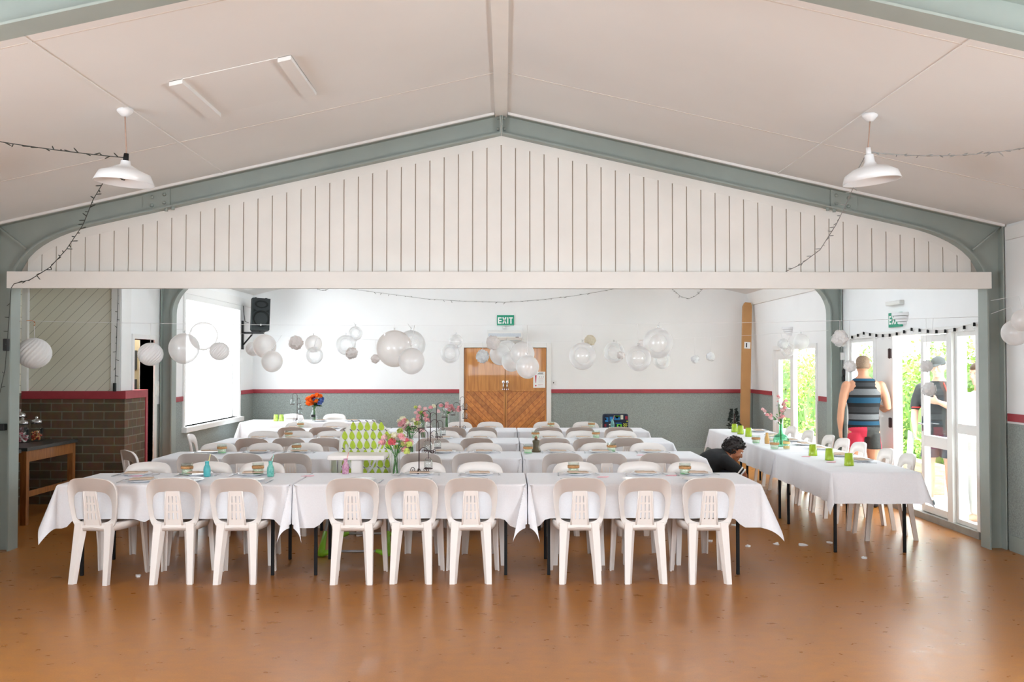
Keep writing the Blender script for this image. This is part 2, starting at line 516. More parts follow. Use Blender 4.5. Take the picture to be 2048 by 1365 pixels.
def portal(y, label):
    D = .165
    r = thing('portal_frame', label, 'steel frame', (XC, y + D/2, 0), 'steel portal frames')
    ym = y + D/2
    for s in (-1, 1):
        arc = arc_pts(s)
        xo = XC + s * 4.545
        top = lambda u: TOPF - SLOPE * u
        c = MB()
        web = [(xo, 0), (xo, top(4.545))] + [(XC + s * XS, top(XS)), (XC + s * XS, 3.765 - SLOPE * XS)] + arc[::-1] + [(XC + s * 4.40, 0)]
        c.prism(web, ym - .006, ym + .006)
        flange(c, [(XC + s * 4.40, 0)] + arc + [(XC + s * XS, 3.765 - SLOPE * XS)], y, y + D, .013, s)
        flange(c, [(xo, 0), (xo, top(4.545))], y, y + D, .013, s)
        flange(c, [(xo, top(4.545)), (XC + s * XS, top(XS))], y, y + D, .013, s)
        # knee stiffener
        a, b = Vector((XC + s * 4.53, 0, 2.915)), Vector((XC + s * 4.27, 0, 2.70))
        c.tube([(a.x, y + .02, a.z), (b.x, y + .02, b.z)], .010, 6)
        c.build('column', M_steel, r, fix=True)
        f_ = MB()
        f_.prism([(XC + s * XS, top(XS)), (XC + s * .012, top(.012)), (XC + s * .012, 3.765), (XC + s * XS, 3.765 - SLOPE * XS)], ym - .006, ym + .006)
        flange(f_, [(XC + s * XS, 3.765 - SLOPE * XS), (XC + s * .012, 3.765 - SLOPE * .012)], y, y + D, .013, s)
        flange(f_, [(XC + s * XS, top(XS)), (XC + s * .012, top(.012))], y, y + D, .013, s)
        f_.build('rafter', M_steel, r, fix=True)
        p_ = MB()
        xa, xb = XS - .02, XS + .22
        q = lambda u, k: (XC + s * u, 3.765 - SLOPE * u + k)
        p_.prism([q(xa, .0), q(xb, .0), q(xb, .17), q(xa, .17)], ym - .02, ym - .006)
        flange(p_, [q(xa - .06, -.014), q(xb + .03, -.014)], y - .005, y + D + .005, .012, s)
        pl = p_.build('splice_plate', M_steel, r, fix=True)
        for u, k in ((XS + .03, .05), (XS + .03, .125), (XS + .14, .05), (XS + .14, .125)):
            b_ = MB(); cx, cz = q(u, k)
            b_.lathe([(.0, 0), (.017, 0), (.017, .006), (.012, .016), (0, .018)], 6, M=Matrix.Translation((cx, ym - .02, cz)) @ Matrix.Rotation(R(90), 4, 'X'))
            b_.build('bolt', M_steel, pl)
        for u in (XS - .0, XS - .06):
            b_ = MB(); cx, cz = q(u, -.03)
            b_.lathe([(0, 0), (.016, 0), (.016, .035), (0, .035)], 6, c=(cx, y + .03, cz - .01)); b_.build('bolt', M_steel, pl)
    e = MB()
    for s in (-1, 1):
        e.box(min(XC + s*.002, XC + s*.014), max(XC + s*.002, XC + s*.014), y - .002, y + D, 3.75, TOPF)
    ap = e.build('apex_plate', M_steel, r)
    for s in (-1, 1):
        for z in (3.80, 3.90):
            b_ = MB(); b_.tube([(XC + s*.014, y + .04, z), (XC + s*.04, y + .04, z)], .014, 6); b_.build('bolt', M_steel, ap)
    return r
portal(FR[0], 'grey green steel frame nearest the camera, cut off by the upper photo corners')
portal(FR[1], 'grey green steel frame around the white gable boards over the opening')
portal(FR[2], 'grey green steel frame beyond the opening, behind the white header beam')

m = MB()
for s in (-1, 1):
    a_, b_ = sorted((XC + s * .06, XC + s * 4.54))
    for y_ in (FR[1], FR[2]): slope_strip(m, a_, b_, y_ - .03, y_ - .002, .022)
struct(m.build('trim_18', M_ceiling, fix=True))
# ------------------------------------------------------------------ boarded gable and header beam in the middle frame
YG = FR[1] + .10
HB0, HB1 = 2.345, 2.495
def soffit(x):
    u = abs(x - XC)
    z = 3.755 - SLOPE * u
    if u > 3.70:
        for (a, za), (b, zb) in zip(arc_pts(1, 24), arc_pts(1, 24)[1:]):
            ua, ub = a - XC, b - XC
            if ub <= u <= ua + 1e-9:
                t = (u - ub) / max(ua - ub, 1e-6)
                return min(z, zb + (za - zb) * t)
        return HB0
    return z
m = MB()
xs = [XC - 4.38 + i * (8.76 / 96) for i in range(97)]
m.prism([(x, soffit(x)) for x in xs] + [(XC + 4.38, HB0 + .02), (XC - 4.38, HB0 + .02)][0:2], YG + .012, YG + .06, mi=1)
k = 0.1302
for i in range(-34, 34):
    a, b = XC + i * k + .005, XC + (i + 1) * k - .005
    if min(abs(a - XC), abs(b - XC)) > 4.36: continue
    a, b = max(a, XC - 4.37), min(b, XC + 4.37)
    za, zb = soffit(a) - .02, soffit(b) - .02
    if min(za, zb) < HB1: continue
    m.add([(a, YG, HB1 - .02), (b, YG, HB1 - .02), (b, YG, zb), (a, YG, za), (a, YG + .012, HB1 - .02), (b, YG + .012, HB1 - .02), (b, YG + .012, zb), (a, YG + .012, za)],
          [(0, 1, 2, 3), (4, 7, 6, 5), (0, 3, 7, 4), (1, 5, 6, 2), (3, 2, 6, 7)], 0)
for x0, x1 in zip(xs, xs[1:]):           # plain border under the rafter
    z0, z1 = soffit(x0), soffit(x1)
    if min(z0, z1) < HB1 + .02: continue
    h0, h1 = max(z0 - .085, HB1), max(z1 - .085, HB1)
    m.add([(x0, YG - .001, h0), (x1, YG - .001, h1), (x1, YG - .001, z1), (x0, YG - .001, z0), (x0, YG + .012, h0), (x1, YG + .012, h1)], [(0, 1, 2, 3), (4, 5, 1, 0)], 0)
struct(m.build('wall_gable', [M_cream, M_groove]), 'white boarded gable with vertical grooves')
m = MB(); m.cbox(XC - 4.41, XC + 4.41, FR[1] - .04, FR[1] + .0, HB0, HB1, c=.004)
m.box(XC - 4.38, XC + 4.38, FR[1] + .0, YG + .06, HB0 + .01, HB1 - .01)
struct(m.build('trim_10', M_cream))

# ------------------------------------------------------------------ left servery recess: brick counter front, diagonal boards
M_brick = mat('brown_brickwork', rgb(110, 88, 66), .85)
def _brick():
    nt = M_brick.node_tree; p = nt.nodes['Principled BSDF']
    tc = N(nt, 'ShaderNodeTexCoord'); sx = N(nt, 'ShaderNodeSeparateXYZ'); cb = N(nt, 'ShaderNodeCombineXYZ')
    nt.links.new(tc.outputs['Object'], sx.inputs[0])
    nt.links.new(math_node(nt, 'SUBTRACT', sx.outputs[0], sx.outputs[1]), cb.inputs[0]); nt.links.new(sx.outputs[2], cb.inputs[1])
    bt = N(nt, 'ShaderNodeTexBrick'); bt.inputs['Scale'].default_value = 1.0
    bt.inputs['Brick Width'].default_value = .25; bt.inputs['Row Height'].default_value = .10; bt.inputs['Mortar Size'].default_value = .007
    bt.inputs['Color1'].default_value = rgb(98, 68, 46); bt.inputs['Color2'].default_value = rgb(72, 58, 40); bt.inputs['Mortar'].default_value = rgb(112, 104, 86)
    nt.links.new(cb.outputs[0], bt.inputs['Vector'])
    nz = N(nt, 'ShaderNodeTexNoise'); nz.inputs['Scale'].default_value = 14; nt.links.new(tc.outputs['Object'], nz.inputs['Vector'])
    mx = N(nt, 'ShaderNodeMix', data_type='RGBA', blend_type='MULTIPLY'); mx.inputs[0].default_value = .6
    nt.links.new(bt.outputs['Color'], mx.inputs[6]); nt.links.new(nz.outputs['Color'], mx.inputs[7])
    g = N(nt, 'ShaderNodeGamma'); g.inputs[1].default_value = .8
    nt.links.new(mx.outputs[2], g.inputs[0]); nt.links.new(g.outputs[0], p.inputs['Base Color'])
    b = N(nt, 'ShaderNodeBump'); b.inputs['Strength'].default_value = .6; b.inputs['Distance'].default_value = .01; b.invert = True
    nt.links.new(bt.outputs['Fac'], b.inputs['Height']); nt.links.new(b.outputs['Normal'], p.inputs['Normal'])
_brick()
M_diag = mat('diagonal_board_lining', rgb(197, 193, 177), .6)
def _diag():
    nt = M_diag.node_tree; p = nt.nodes['Principled BSDF']
    tc = N(nt, 'ShaderNodeTexCoord'); sx = N(nt, 'ShaderNodeSeparateXYZ'); nt.links.new(tc.outputs['Object'], sx.inputs[0])
    fr = math_node(nt, 'FRACT', math_node(nt, 'MULTIPLY', math_node(nt, 'SUBTRACT', sx.outputs[0], sx.outputs[2]), 1/.135))
    ln = math_node(nt, 'LESS_THAN', fr, .045)
    mx = N(nt, 'ShaderNodeMix', data_type='RGBA'); nt.links.new(ln, mx.inputs[0])
    mx.inputs[6].default_value = rgb(222, 219, 203); mx.inputs[7].default_value = rgb(150, 146, 132)
    nt.links.new(mx.outputs[2], p.inputs['Base Color'])
    b = N(nt, 'ShaderNodeBump'); b.inputs['Strength'].default_value = .5; b.inputs['Distance'].default_value = .006; b.invert = True
    nt.links.new(ln, b.inputs['Height']); nt.links.new(b.outputs['Normal'], p.inputs['Normal'])
_diag()
XA = -5.74                                # far side of the recess
YA = 11.36
BT = 1.25
m = MB(); m.box(XA - .1, XL - .0, YA + .02, YA + .12, 1.32, 3.0); struct(m.build('wall_recess', M_diag), 'diagonal boards above the brickwork')
m = MB(); m.box(XA - .1, XL + .07, YA, YA + .64, 0, BT); struct(m.build('wall_brick', M_brick), 'dark brown brick dado')
m = MB(); m.cbox(XA - .1, XL + .085, YA - .015, YA + .66, BT, 1.345, c=.005)
m.cbox(XL + .02, XL + .085, YA + .64, YA + .70, 0, 1.345, c=.004)
struct(m.build('trim_11', M_red))
m = MB(); m.box(XA - .2, XA, 8.0, YA + .02, 1.32, 3.0); m.box(XA - .2, XA, 8.0, YA + .02, 0, 1.32, 1); struct(m.build('wall_recess_side', [M_diag, M_brick]))
m = MB(); m.box(XA - .1, XL, 8.6, 8.75, 0, 3.0); struct(m.build('wall_recess_near', M_diag))
m = MB(); m.box(XA - .2, XL - .0, 8.6, YA + .1, 2.78, 2.9); struct(m.build('ceiling_recess', M_ceiling))
m = MB()
m.cbox(XA, XA + .07, YA - .03, YA + .02, 1.345, 2.78, c=.004)
m.cbox(XL - .10, XL + .012, YA - .005, YA + .02, 1.345, roof(XL), c=.004)
m.cbox(XL, XL + .012, YA + .0, YA + .32, 1.345, roof(XL), c=.004)
struct(m.build('trim_12', M_white))
# doorway beyond the brickwork: casing and the dim room behind it
m = MB()
m.cbox(XL - .18, XL + .02, LD[0] - .06, LD[0], 0, LD[3] + .06, c=.004)
m.cbox(XL - .18, XL + .02, LD[1], LD[1] + .09, 0, LD[3] + .06, c=.004)
m.cbox(XL - .18, XL + .02, LD[0], LD[1], LD[3], LD[3] + .06, c=.004)
struct(m.build('trim_13', M_white))
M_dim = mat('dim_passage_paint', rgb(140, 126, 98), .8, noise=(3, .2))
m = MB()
m.box(XL - 1.6, XL - 1.5, 11.5, 13.3, 0, 2.2); m.box(XL - 1.5, XL - .18, 12.9, 13.0, 0, 2.2); m.box(XL - 1.6, XL - 1.15, 11.5, 13.3, 2.2, 2.3)  # unseen roof left partly open, shaped to let sky light into the passage
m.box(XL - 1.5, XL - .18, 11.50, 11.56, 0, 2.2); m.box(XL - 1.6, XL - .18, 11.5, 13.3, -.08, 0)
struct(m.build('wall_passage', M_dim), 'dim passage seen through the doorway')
for z in (1.72, 1.33):
    p_ = MB(); y = 12.885
    p_.cbox(XL - .62, XL - .38, y - .015, y + .012, z - .13, z + .13, c=.004)
    o = p_.build('picture_frame', M_dark, None, (XL - .5, y, z)); tag(o, 'small dark framed picture on the passage wall, ' + ('upper of two' if z > 1.5 else 'lower of two'), 'picture', 'pictures in the passage')
    q_ = MB(); q_.lathe([(.0, 0), (.07, 0), (.07, .006), (0, .006)], 20, M=Matrix.Translation((XL - .5, y - .015, z)) @ Matrix.Rotation(R(90), 4, 'X')); q_.build('print', mat('sepia_print', rgb(120, 104, 78), .7, noise=(20, .3)), o)

# ------------------------------------------------------------------ left window: frosted and flooded with daylight
M_lit = mat('frosted_lit_pane', rgb(245, 248, 250), .6, emit=((.90, .96, 1, 1), 4.3))
m = MB()
y0, y1, z0, z1 = LW
m.cbox(XL - .14, XL + .022, y0 - .075, y0 + .006, z0, z1 + .08, c=.005)
m.cbox(XL - .14, XL + .022, y1 - .006, y1 + .075, z0, z1 + .08, c=.005)
m.cbox(XL - .14, XL + .022, y0, y1, z1 - .006, z1 + .08, c=.005)
m.box(XL - .14, XL - .10, y0 + .007, y0 + .05, z0, z1 - .007); m.box(XL - .14, XL - .10, y1 - .05, y1 - .007, z0, z1 - .007)
w = struct(m.build('window_1', M_white), 'wide frosted window')
m = MB(); m.cbox(XL - .14, XL + .075, y0 - .10, y1 + .10, z0 - .075, z0, c=.006); m.build('sill', M_white, w)
m = MB(); m.box(XL - .13, XL - .115, y0 + .03, y1 - .03, z0, z1); m.build('pane', M_lit, w)

# ------------------------------------------------------------------ exit doors in the far wall
M_oak = wood('oak_boards', rgb(201, 138, 68), rgb(172, 108, 48), (9, 9, .7))
M_oakd = wood('oak_chevron_boards', rgb(196, 128, 60), rgb(166, 98, 42), (7, 7, 5))
def _chev():
    nt = M_oakd.node_tree; p = nt.nodes['Principled BSDF']
    src = p.inputs['Base Color'].links[0].from_socket
    tc = N(nt, 'ShaderNodeTexCoord'); sx = N(nt, 'ShaderNodeSeparateXYZ'); nt.links.new(tc.outputs['Object'], sx.inputs[0])
    d = math_node(nt, 'SUBTRACT', sx.outputs[2], math_node(nt, 'ABSOLUTE', sx.outputs[0]))
    q = math_node(nt, 'MULTIPLY', d, 1/.115)
    ln = math_node(nt, 'LESS_THAN', math_node(nt, 'FRACT', q), .07)
    wn = N(nt, 'ShaderNodeTexWhiteNoise', noise_dimensions='1D'); nt.links.new(math_node(nt, 'FLOOR', q), wn.inputs['W'])
    hs = N(nt, 'ShaderNodeHueSaturation'); nt.links.new(src, hs.inputs['Color'])
    nt.links.new(math_node(nt, 'ADD', math_node(nt, 'MULTIPLY', wn.outputs['Value'], .35), .82), hs.inputs['Value'])
    mx = N(nt, 'ShaderNodeMix', data_type='RGBA'); nt.links.new(ln, mx.inputs[0])
    nt.links.new(hs.outputs[0], mx.inputs[6]); mx.inputs[7].default_value = rgb(104, 58, 24)
    nt.links.new(mx.outputs[2], p.inputs['Base Color'])
_chev()
m = MB()
ztop = 1.965
m.cbox(EX0 - JW, EX0, YB - .02, YB + .03, 0, ztop + JW, c=.004); m.cbox(EX1, EX1 + JW, YB - .02, YB + .03, 0, ztop + JW, c=.004)
m.cbox(EX0, EX1, YB - .02, YB + .03, ztop, ztop + JW, c=.004)
struct(m.build('trim_14', M_white))
xm = (EX0 + EX1) / 2
for i, (a, b) in enumerate(((EX0 + .004, xm - .003), (xm + .003, EX1 - .004))):
    d = bpy.data.objects.new('door_%d' % (i + 1), None); d.location = (xm, YB + .02, 0); COL.objects.link(d); struct(d, 'oak exit door with chevron boards')
    m = MB(); m.cbox(a, b, YB + .005, YB + .045, 1.18, ztop - .004, c=.004); m.build('upper_panel', M_oak, d)
    m = MB(); m.box(a, b, YB + .008, YB + .045, .01, 1.18); m.build('lower_panel', M_oakd, d)
    m = MB(); m.cbox(a, b, YB - .005, YB + .01, 1.165, 1.19, c=.003)
    e = a if i == 0 else b
    m.cbox(a, a + .03, YB - .003, YB + .01, .01, 1.165, c=.003); m.cbox(b - .03, b, YB - .003, YB + .01, .01, 1.165, c=.003); m.build('moulding', M_oak, d)
    hx = xm + (-.035 if i == 0 else .035)
    m = MB(); m.tube([(hx, YB + .005, 1.19), (hx, YB - .045, 1.20), (hx, YB - .045, 1.33), (hx, YB + .005, 1.34)], .012, 8)
    m.cbox(hx - .02, hx + .02, YB - .0, YB + .008, 1.17, 1.215, c=.002); m.cbox(hx - .02, hx + .02, YB - .0, YB + .008, 1.315, 1.36, c=.002); m.build('pull_handle', M_chrome, d)
m = MB(); m.box(EX0 - .1, EX1 + .1, YB + .06, YB + .2, 0, 2.05); struct(m.build('wall_behind_exit', M_dim))

# ------------------------------------------------------------------ terrace doors and garden doors in the right wall
def pane_frame(mb, x0, x1, y0, y1, z0, z1, w, rails=()):
    mb.cbox(x0, x1, y0, y0 + w, z0, z1, c=.005); mb.cbox(x0, x1, y1 - w, y1, z0, z1, c=.005)
    mb.cbox(x0, x1, y0 + w, y1 - w, z1 - w, z1, c=.005); mb.cbox(x0, x1, y0 + w, y1 - w, z0, z0 + w, c=.005)
    for a, b in rails: mb.cbox(x0, x1, y0 + w, y1 - w, a, b, c=.005)
def glazed(name, x0, x1, y0, y1, z0, z1, w, rails=(), label=None):
    m = MB(); pane_frame(m, x0, x1, y0, y1, z0, z1, w, rails)
    o = struct(m.build(name, M_white, None, ((x0+x1)/2, (y0+y1)/2, z0)), label)
    zs = [z0 + w] + [q for r_ in rails for q in r_] + [z1 - w]
    for a, b in zip(zs[::2], zs[1::2]):
        g = MB(); xm_ = (x0 + x1) / 2
        g.box(xm_ - .003, xm_ + .003, y0 + w, y1 - w, a, b); g.build('pane', M_pane, o)
    return o
x0, x1 = XR + .02, XR + .09
m = MB()                                  # outer frame of the terrace doors
m.cbox(XR - .015, XR + .14, TD[0], TD[0] + .06, 0, TD[3], c=.005); m.cbox(XR - .015, XR + .14, TD[1] - .06, TD[1], 0, TD[3], c=.005)
m.cbox(XR - .015, XR + .14, TD[0] + .06, TD[1] - .06, TD[3] - .06, TD[3], c=.005)
m.cbox(XR - .02, XR + .14, 9.56, 9.67, 0.0, TD[3] - .06, c=.005); m.cbox(XR - .01, XR + .14, 11.53, 11.63, 0.0, TD[3] - .06, c=.005)
struct(m.build('trim_15', M_white))
m = MB(); m.cbox(XR - .03, XR + .20, TD[0], TD[1], -.02, .07, c=.006); struct(m.build('trim_16', mat('grey_timber_sill', rgb(150, 148, 142), .7, noise=(9, .12))))
glazed('window_2', x0, x1, TD[0] + .06, 9.56, .07, TD[3] - .06, .045, ((.97, 1.07),), 'sidelight beside the glazed door')
glazed('window_3', x0, x1, 11.63, TD[1] - .06, .07, TD[3] - .06, .045, ((.97, 1.07),), 'sidelight beside the steel column')
dl = glazed('door_3', x0, x1, 9.68, 10.36, .075, TD[3] - .07, .075, ((.78, .90),), 'closed glazed terrace door')
m = MB(); m.tube([(x0, 10.30, 1.02), (x0 - .05, 10.30, 1.02), (x0 - .05, 10.20, 1.02)], .009, 8); m.cbox(x0 - .008, x0, 10.28, 10.32, .94, 1.10, c=.002); m.build('door_handle', M_chrome, dl)
# the other leaf folded back against its jamb, hinges towards the room
m = MB(); m.cbox(XR - .01, XR + .05, 11.03, 11.52, .075, TD[3] - .06, c=.006); m.cbox(XR + .055, XR + .11, 11.05, 11.50, .075, TD[3] - .07, c=.006)
df = struct(m.build('door_4', M_white, None, (XR, 11.3, 0)), 'folded back white terrace door')
for z in (1.79, .98):
    h_ = MB(); h_.cbox(XR - .016, XR - .01, 11.06, 11.155, z - .055, z + .055, c=.002); h_.tube([(XR - .016, 11.108, z - .06), (XR - .016, 11.108, z + .06)], .008, 8); h_.build('hinge', M_iron, df)
m = MB()
m.cbox(XR - .015, XR + .14, GD[0], GD[0] + .07, 0, GD[3], c=.005); m.cbox(XR - .015, XR + .14, GD[1] - .07, GD[1], 0, GD[3], c=.005)
m.cbox(XR - .015, XR + .14, GD[0] + .07, GD[1] - .07, GD[3] - .07, GD[3], c=.005)
m.box(XR - .02, XR + .2, GD[0], GD[1], -.02, .05)
struct(m.build('trim_17', M_white))
glazed('door_5', x0, x1, 14.95, GD[1] - .07, .06, GD[3] - .07, .16, ((.80, .95),), 'closed leaf of the garden doors')
# ------------------------------------------------------------------ garden
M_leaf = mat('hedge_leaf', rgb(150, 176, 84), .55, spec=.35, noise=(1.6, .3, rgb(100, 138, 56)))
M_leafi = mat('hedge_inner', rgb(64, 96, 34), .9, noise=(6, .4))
hd = thing('hedge', 'leafy green garden hedge outside the open terrace and garden doors', 'hedge', (7.6, 18, 0))
m = MB()
rng = random.Random(3)
def hedge_top(y): return 1.80 + .16 * sin(y * 1.3) + .10 * sin(y * 3.1 + 1)
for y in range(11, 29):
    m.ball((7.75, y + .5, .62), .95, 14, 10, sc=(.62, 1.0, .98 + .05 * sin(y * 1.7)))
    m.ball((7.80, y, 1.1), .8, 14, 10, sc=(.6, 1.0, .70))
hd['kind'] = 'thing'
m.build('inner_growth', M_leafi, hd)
m = MB()
for i in range(15000):
    y = rng.uniform(10.5, 29)
    t = hedge_top(y) * (1 + .05 * sin(y * 9 + 2))
    if rng.random() < .75:
        z = rng.uniform(0.0, t); x = 7.16 + .12 * sin(z * 5 + y * 2.2) + .10 * sin(y * 5) + rng.uniform(-.06, .12)
    else:
        z = t + rng.uniform(-.2, .08); x = rng.uniform(7.2, 8.4)
    a = rng.uniform(0, 2*pi); e = rng.uniform(-.5, 1.2)
    d = Vector((cos(a) * cos(e), sin(a) * cos(e), sin(e))); s_ = d.cross(Vector((rng.uniform(-1, 1), rng.uniform(-1, 1), rng.uniform(-1, 1)))).normalized()
    L, w_ = rng.uniform(.05, .10), rng.uniform(.018, .032)
    p = Vector((x, y, max(z, .03)))
    m.add([p, p + d*L*.5 + s_*w_, p + d*L, p + d*L*.5 - s_*w_], [(0, 1, 2, 3)])
fo = m.build('foliage', M_leaf, hd); fo['kind'] = 'stuff'
e = MB(); e.cbox(5.55, 5.75, 12.4, 14.2, -.04, .20, c=.01); e.cbox(5.6, 5.8, 12.4, 14.2, .20, .34, c=.01)
tag(e.build('garden_edging', wood('weathered_timber', rgb(196, 176, 140), rgb(160, 138, 104), (3, 1, 12)), None, (5.65, 13.3, -.04)), 'low weathered timber garden edging outside by the hedge', 'edging')
# ------------------------------------------------------------------ plastic chair (one of each part, then copies)
def resample(pts, n):
    P = [Vector(p) for p in pts]
    L = [0]
    for a, b in zip(P, P[1:]): L.append(L[-1] + (b - a).length)
    out = []
    for i in range(n):
        t = L[-1] * i / (n - 1)
        j = max(k for k in range(len(L)) if L[k] <= t + 1e-9); j = min(j, len(P) - 2)
        u = (t - L[j]) / max(L[j+1] - L[j], 1e-9)
        out.append(P[j].lerp(P[j+1], u))
    return out
def bez(p0, p1, p2, n=8):
    p0, p1, p2 = Vector(p0), Vector(p1), Vector(p2)
    return [p0*(1-t)**2 + p1*2*t*(1-t) + p2*t*t for t in [i/n for i in range(n+1)]]
def back_y(x, s, k=.9): return -.185 - (s - .43) * .17 + k * x * x
def chair_backrest():
    h = [(0, .425), (.10, .418), (.152, .425)] + bez((.152, .425), (.176, .45), (.184, .50)) + [(.200, .62), (.202, .68)] + bez((.203, .69), (.200, .795), (.10, .80), 10) + [(.05, .805), (0, .807)]
    outer = resample([(a, b, 0) for a, b in h], 40)
    g = [(0, .452), (.06, .455)] + bez((.07, .456), (.14, .465), (.150, .50)) + [(.160, .58), (.158, .62)] + bez((.158, .62), (.152, .69), (.09, .697), 8) + [(.04, .70), (0, .70)]
    inner = resample([(a, b, 0) for a, b in g], 40)
    O = [(p.x, p.y) for p in outer] + [(-p.x, p.y) for p in outer[-2:0:-1]]
    I = [(p.x, p.y) for p in inner] + [(-p.x, p.y) for p in inner[-2:0:-1]]
    n = len(O)
    m = MB(); T = .006
    rings = []
    for pts, dy in ((I, T), (O, T), (O, -T - .012), ([(x * .985, z - .002) for x, z in O], -T - .012), ([(x * .975, .58 + (z - .58) * .98) for x, z in O], -T), (I, -T)):
        rings.append([(x, back_y(x, z) + dy, z) for x, z in pts])
    v = [p for r_ in rings for p in r_]
    f = []
    k = len(rings)
    for a in range(k):
        b = (a + 1) % k
        for i in range(n):
            j = (i + 1) % n
            f.append((a*n+i, a*n+j, b*n+j, b*n+i))
    m.add(v, f, 0, True)
    return m
def chair_splat():
    m = MB()
    cols = [0, .2, .28, .46, .54, .72, .80, 1.0]
    rows = [.44, .485, .535, .55, .60, .615, .665, .703]
    def W(s): return .066 - (s - .44) * .062
    for r_ in range(7):
        for c_ in range(7):
            if r_ in (1, 3, 5) and c_ in (1, 3, 5): continue
            s0, s1 = rows[r_], rows[r_+1]
            q = []
            for s in (s0, s1):
                for c in (cols[c_], cols[c_+1]):
                    x = (c * 2 - 1) * W(s)
                    q.append((x, back_y(x, s), s))
            (a, b, c, d) = q
            m.add([a, b, d, c] + [(p[0], p[1] - .008, p[2]) for p in (a, b, d, c)], [(0, 1, 2, 3), (7, 6, 5, 4), (0, 4, 5, 1), (1, 5, 6, 2), (2, 6, 7, 3), (3, 7, 4, 0)])
    for s_ in (-1, 1):                      # raised side ribs
        m.tube([(s_ * W(s), back_y(W(s), s) - .008, s) for s in (.44, .50, .57, .64, .70)], .007, 6)
    return m
def chair_seat():
    m = MB()
    n = 36; rings = []
    def sq(k, sx, syf, syb):
        q = 2*pi*k/n; c, s = cos(q), sin(q); e = .55
        x = sx * math.copysign(abs(c)**e, c); y = math.copysign(abs(s)**e, s)
        return x * (1 - .05 * (y < 0)), (y * syf if y > 0 else y * syb)
    for sc, z in ((.95, .395), (.98, .43), (.965, .444), (.93, .449), (.75, .444), (.4, .436)):
        rings.append([(*[c * sc for c in sq(k, .198, .235, .20)], z - (.012 if sc < .98 and sq(k, 1, 1, 1)[1] > .8 else 0)) for k in range(n)])
    v = [p for r_ in rings for p in r_] + [(0, 0, .434)]
    f = [(a*n+i, a*n+(i+1) % n, (a+1)*n+(i+1) % n, (a+1)*n+i) for a in range(len(rings)-1) for i in range(n)]
    f += [((len(rings)-1)*n+i, (len(rings)-1)*n+(i+1) % n, len(v)-1) for i in range(n)]
    # under side
    rings2 = [(p[0]*.96, p[1]*.96, .40) for p in rings[0]]
    o = len(v); v += rings2 + [(0, 0, .42)]
    f += [(i, o+i, o+(i+1) % n, (i+1) % n) for i in range(n)] + [(o+(i+1) % n, o+i, len(v)-1) for i in range(n)]
    m.add(v, f, 0, True)
    return m
def chair_leg(sx, rear):
    m = MB()
    v = []
    if rear: lv = [(.455, .064, .150, -.195), (.39, .072, .153, -.200), (.2, .090, .157, -.225), (0, .106, .160, -.255)]
    else: lv = [(.43, .150, .204, .215), (.36, .158, .206, .220), (.2, .166, .208, .235), (0, .178, .214, .255)]
    for z, a, b, y in lv:
        w = b - a; d = (.055 if z > .3 else .042)
        if rear: pr = [(a, y + d * .7), (a + w * .32, y), (b, y), (b, y + d), (b - .012, y + d), (b - .012, y + .012), (a + w * .32, y + .012)]
        else: pr = [(b, y), (a, y), (a, y - .012), (b - .012, y - .012), (b - .012, y - d), (b, y - d)]
        v += [(sx * p[0], p[1], z) for p in pr]
    k = len(pr)
    f = [(i*k+j, i*k+(j+1) % k, (i+1)*k+(j+1) % k, (i+1)*k+j) for i in range(len(lv)-1) for j in range(k)]
    f += [list(range(k))[::-1], [(len(lv)-1)*k+j for j in range(k)]]
    m.add(v, f)
    return m
def build_chair():
    t = thing('plastic_chair', 'x', 'chair')
    chair_seat().build('seat', M_plastic, t, fix=True)
    chair_backrest().build('backrest', M_plastic, t, fix=True)
    chair_splat().build('splat', M_plastic, t)
    for rear in (1, 0):
        for s in (-1, 1): chair_leg(s, rear).build('leg', M_plastic, t, fix=True)
    return t
CHAIR = build_chair()
_used = [False]
ORD = ['first', 'second', 'third', 'fourth', 'fifth', 'sixth', 'seventh', 'eighth', 'ninth', 'tenth']
def ordinal(i, n, ends=('from left', 'leftmost', 'rightmost')):
    return ends[1] if i == 0 else (ends[2] if i == n - 1 else ORD[i] + ' ' + ends[0])
def chair(x, y, rz, label, group):
    if not _used[0]:
        _used[0] = True
        CHAIR.location = (x, y, 0); CHAIR.rotation_euler = (0, 0, rz); CHAIR['label'] = label; CHAIR['group'] = group
        return CHAIR
    return dup(CHAIR, (x, y, 0), rz, label, group)

ROWS = [('front', 7.86), ('second', 9.87), ('third', 11.75), ('fourth', 13.64)]
NEARPX = {0: [196, 346, 480, 706, 825, 942, 1159, 1289, 1417],
          1: [397, 485, 581, 745, 843, 946, 1118, 1212, 1320],
          2: [505, 569, 651, 772, 866, 953, 1098, 1180, 1254],
          3: [585, 645, 708, 800, 903, 964, 1096, 1160, 1238]}
FARPX = {0: [303, 422, 527, 846, 961, 1150, 1280, 1385],
         1: [440, 533, 612, 760, 892, 954, 1112, 1195, 1296],
         2: [530, 598, 664, 775, 890, 962, 1092, 1160, 1243],
         3: [600, 672, 752, 830, 918, 981, 1093, 1171]}
def settle(x, done):
    """nearest place clear of the chairs already set down and of the table legs"""
    ok = lambda q: -3.36 < q < 1.90 and all(abs(q - d) > .421 for d in done) and all(abs(q - l) > .2155 for l in LEGX)
    for k in range(200):
        for s in (1, -1):
            if ok(x + s * k * .004): return x + s * k * .004
    return x
near_chairs, far_chairs = {}, {}
rj = random.Random(5)
LEGX = [tx + s * .75 for tx in (-2.58, -.74, 1.10) for s in (-1, 1)]
def clear_leg(x):
    """keep a seat off the table legs"""
    for _ in range(3):
        for l in LEGX:
            if abs(x - l) < .212: x = l + (.213 if x >= l else -.213)
    return x
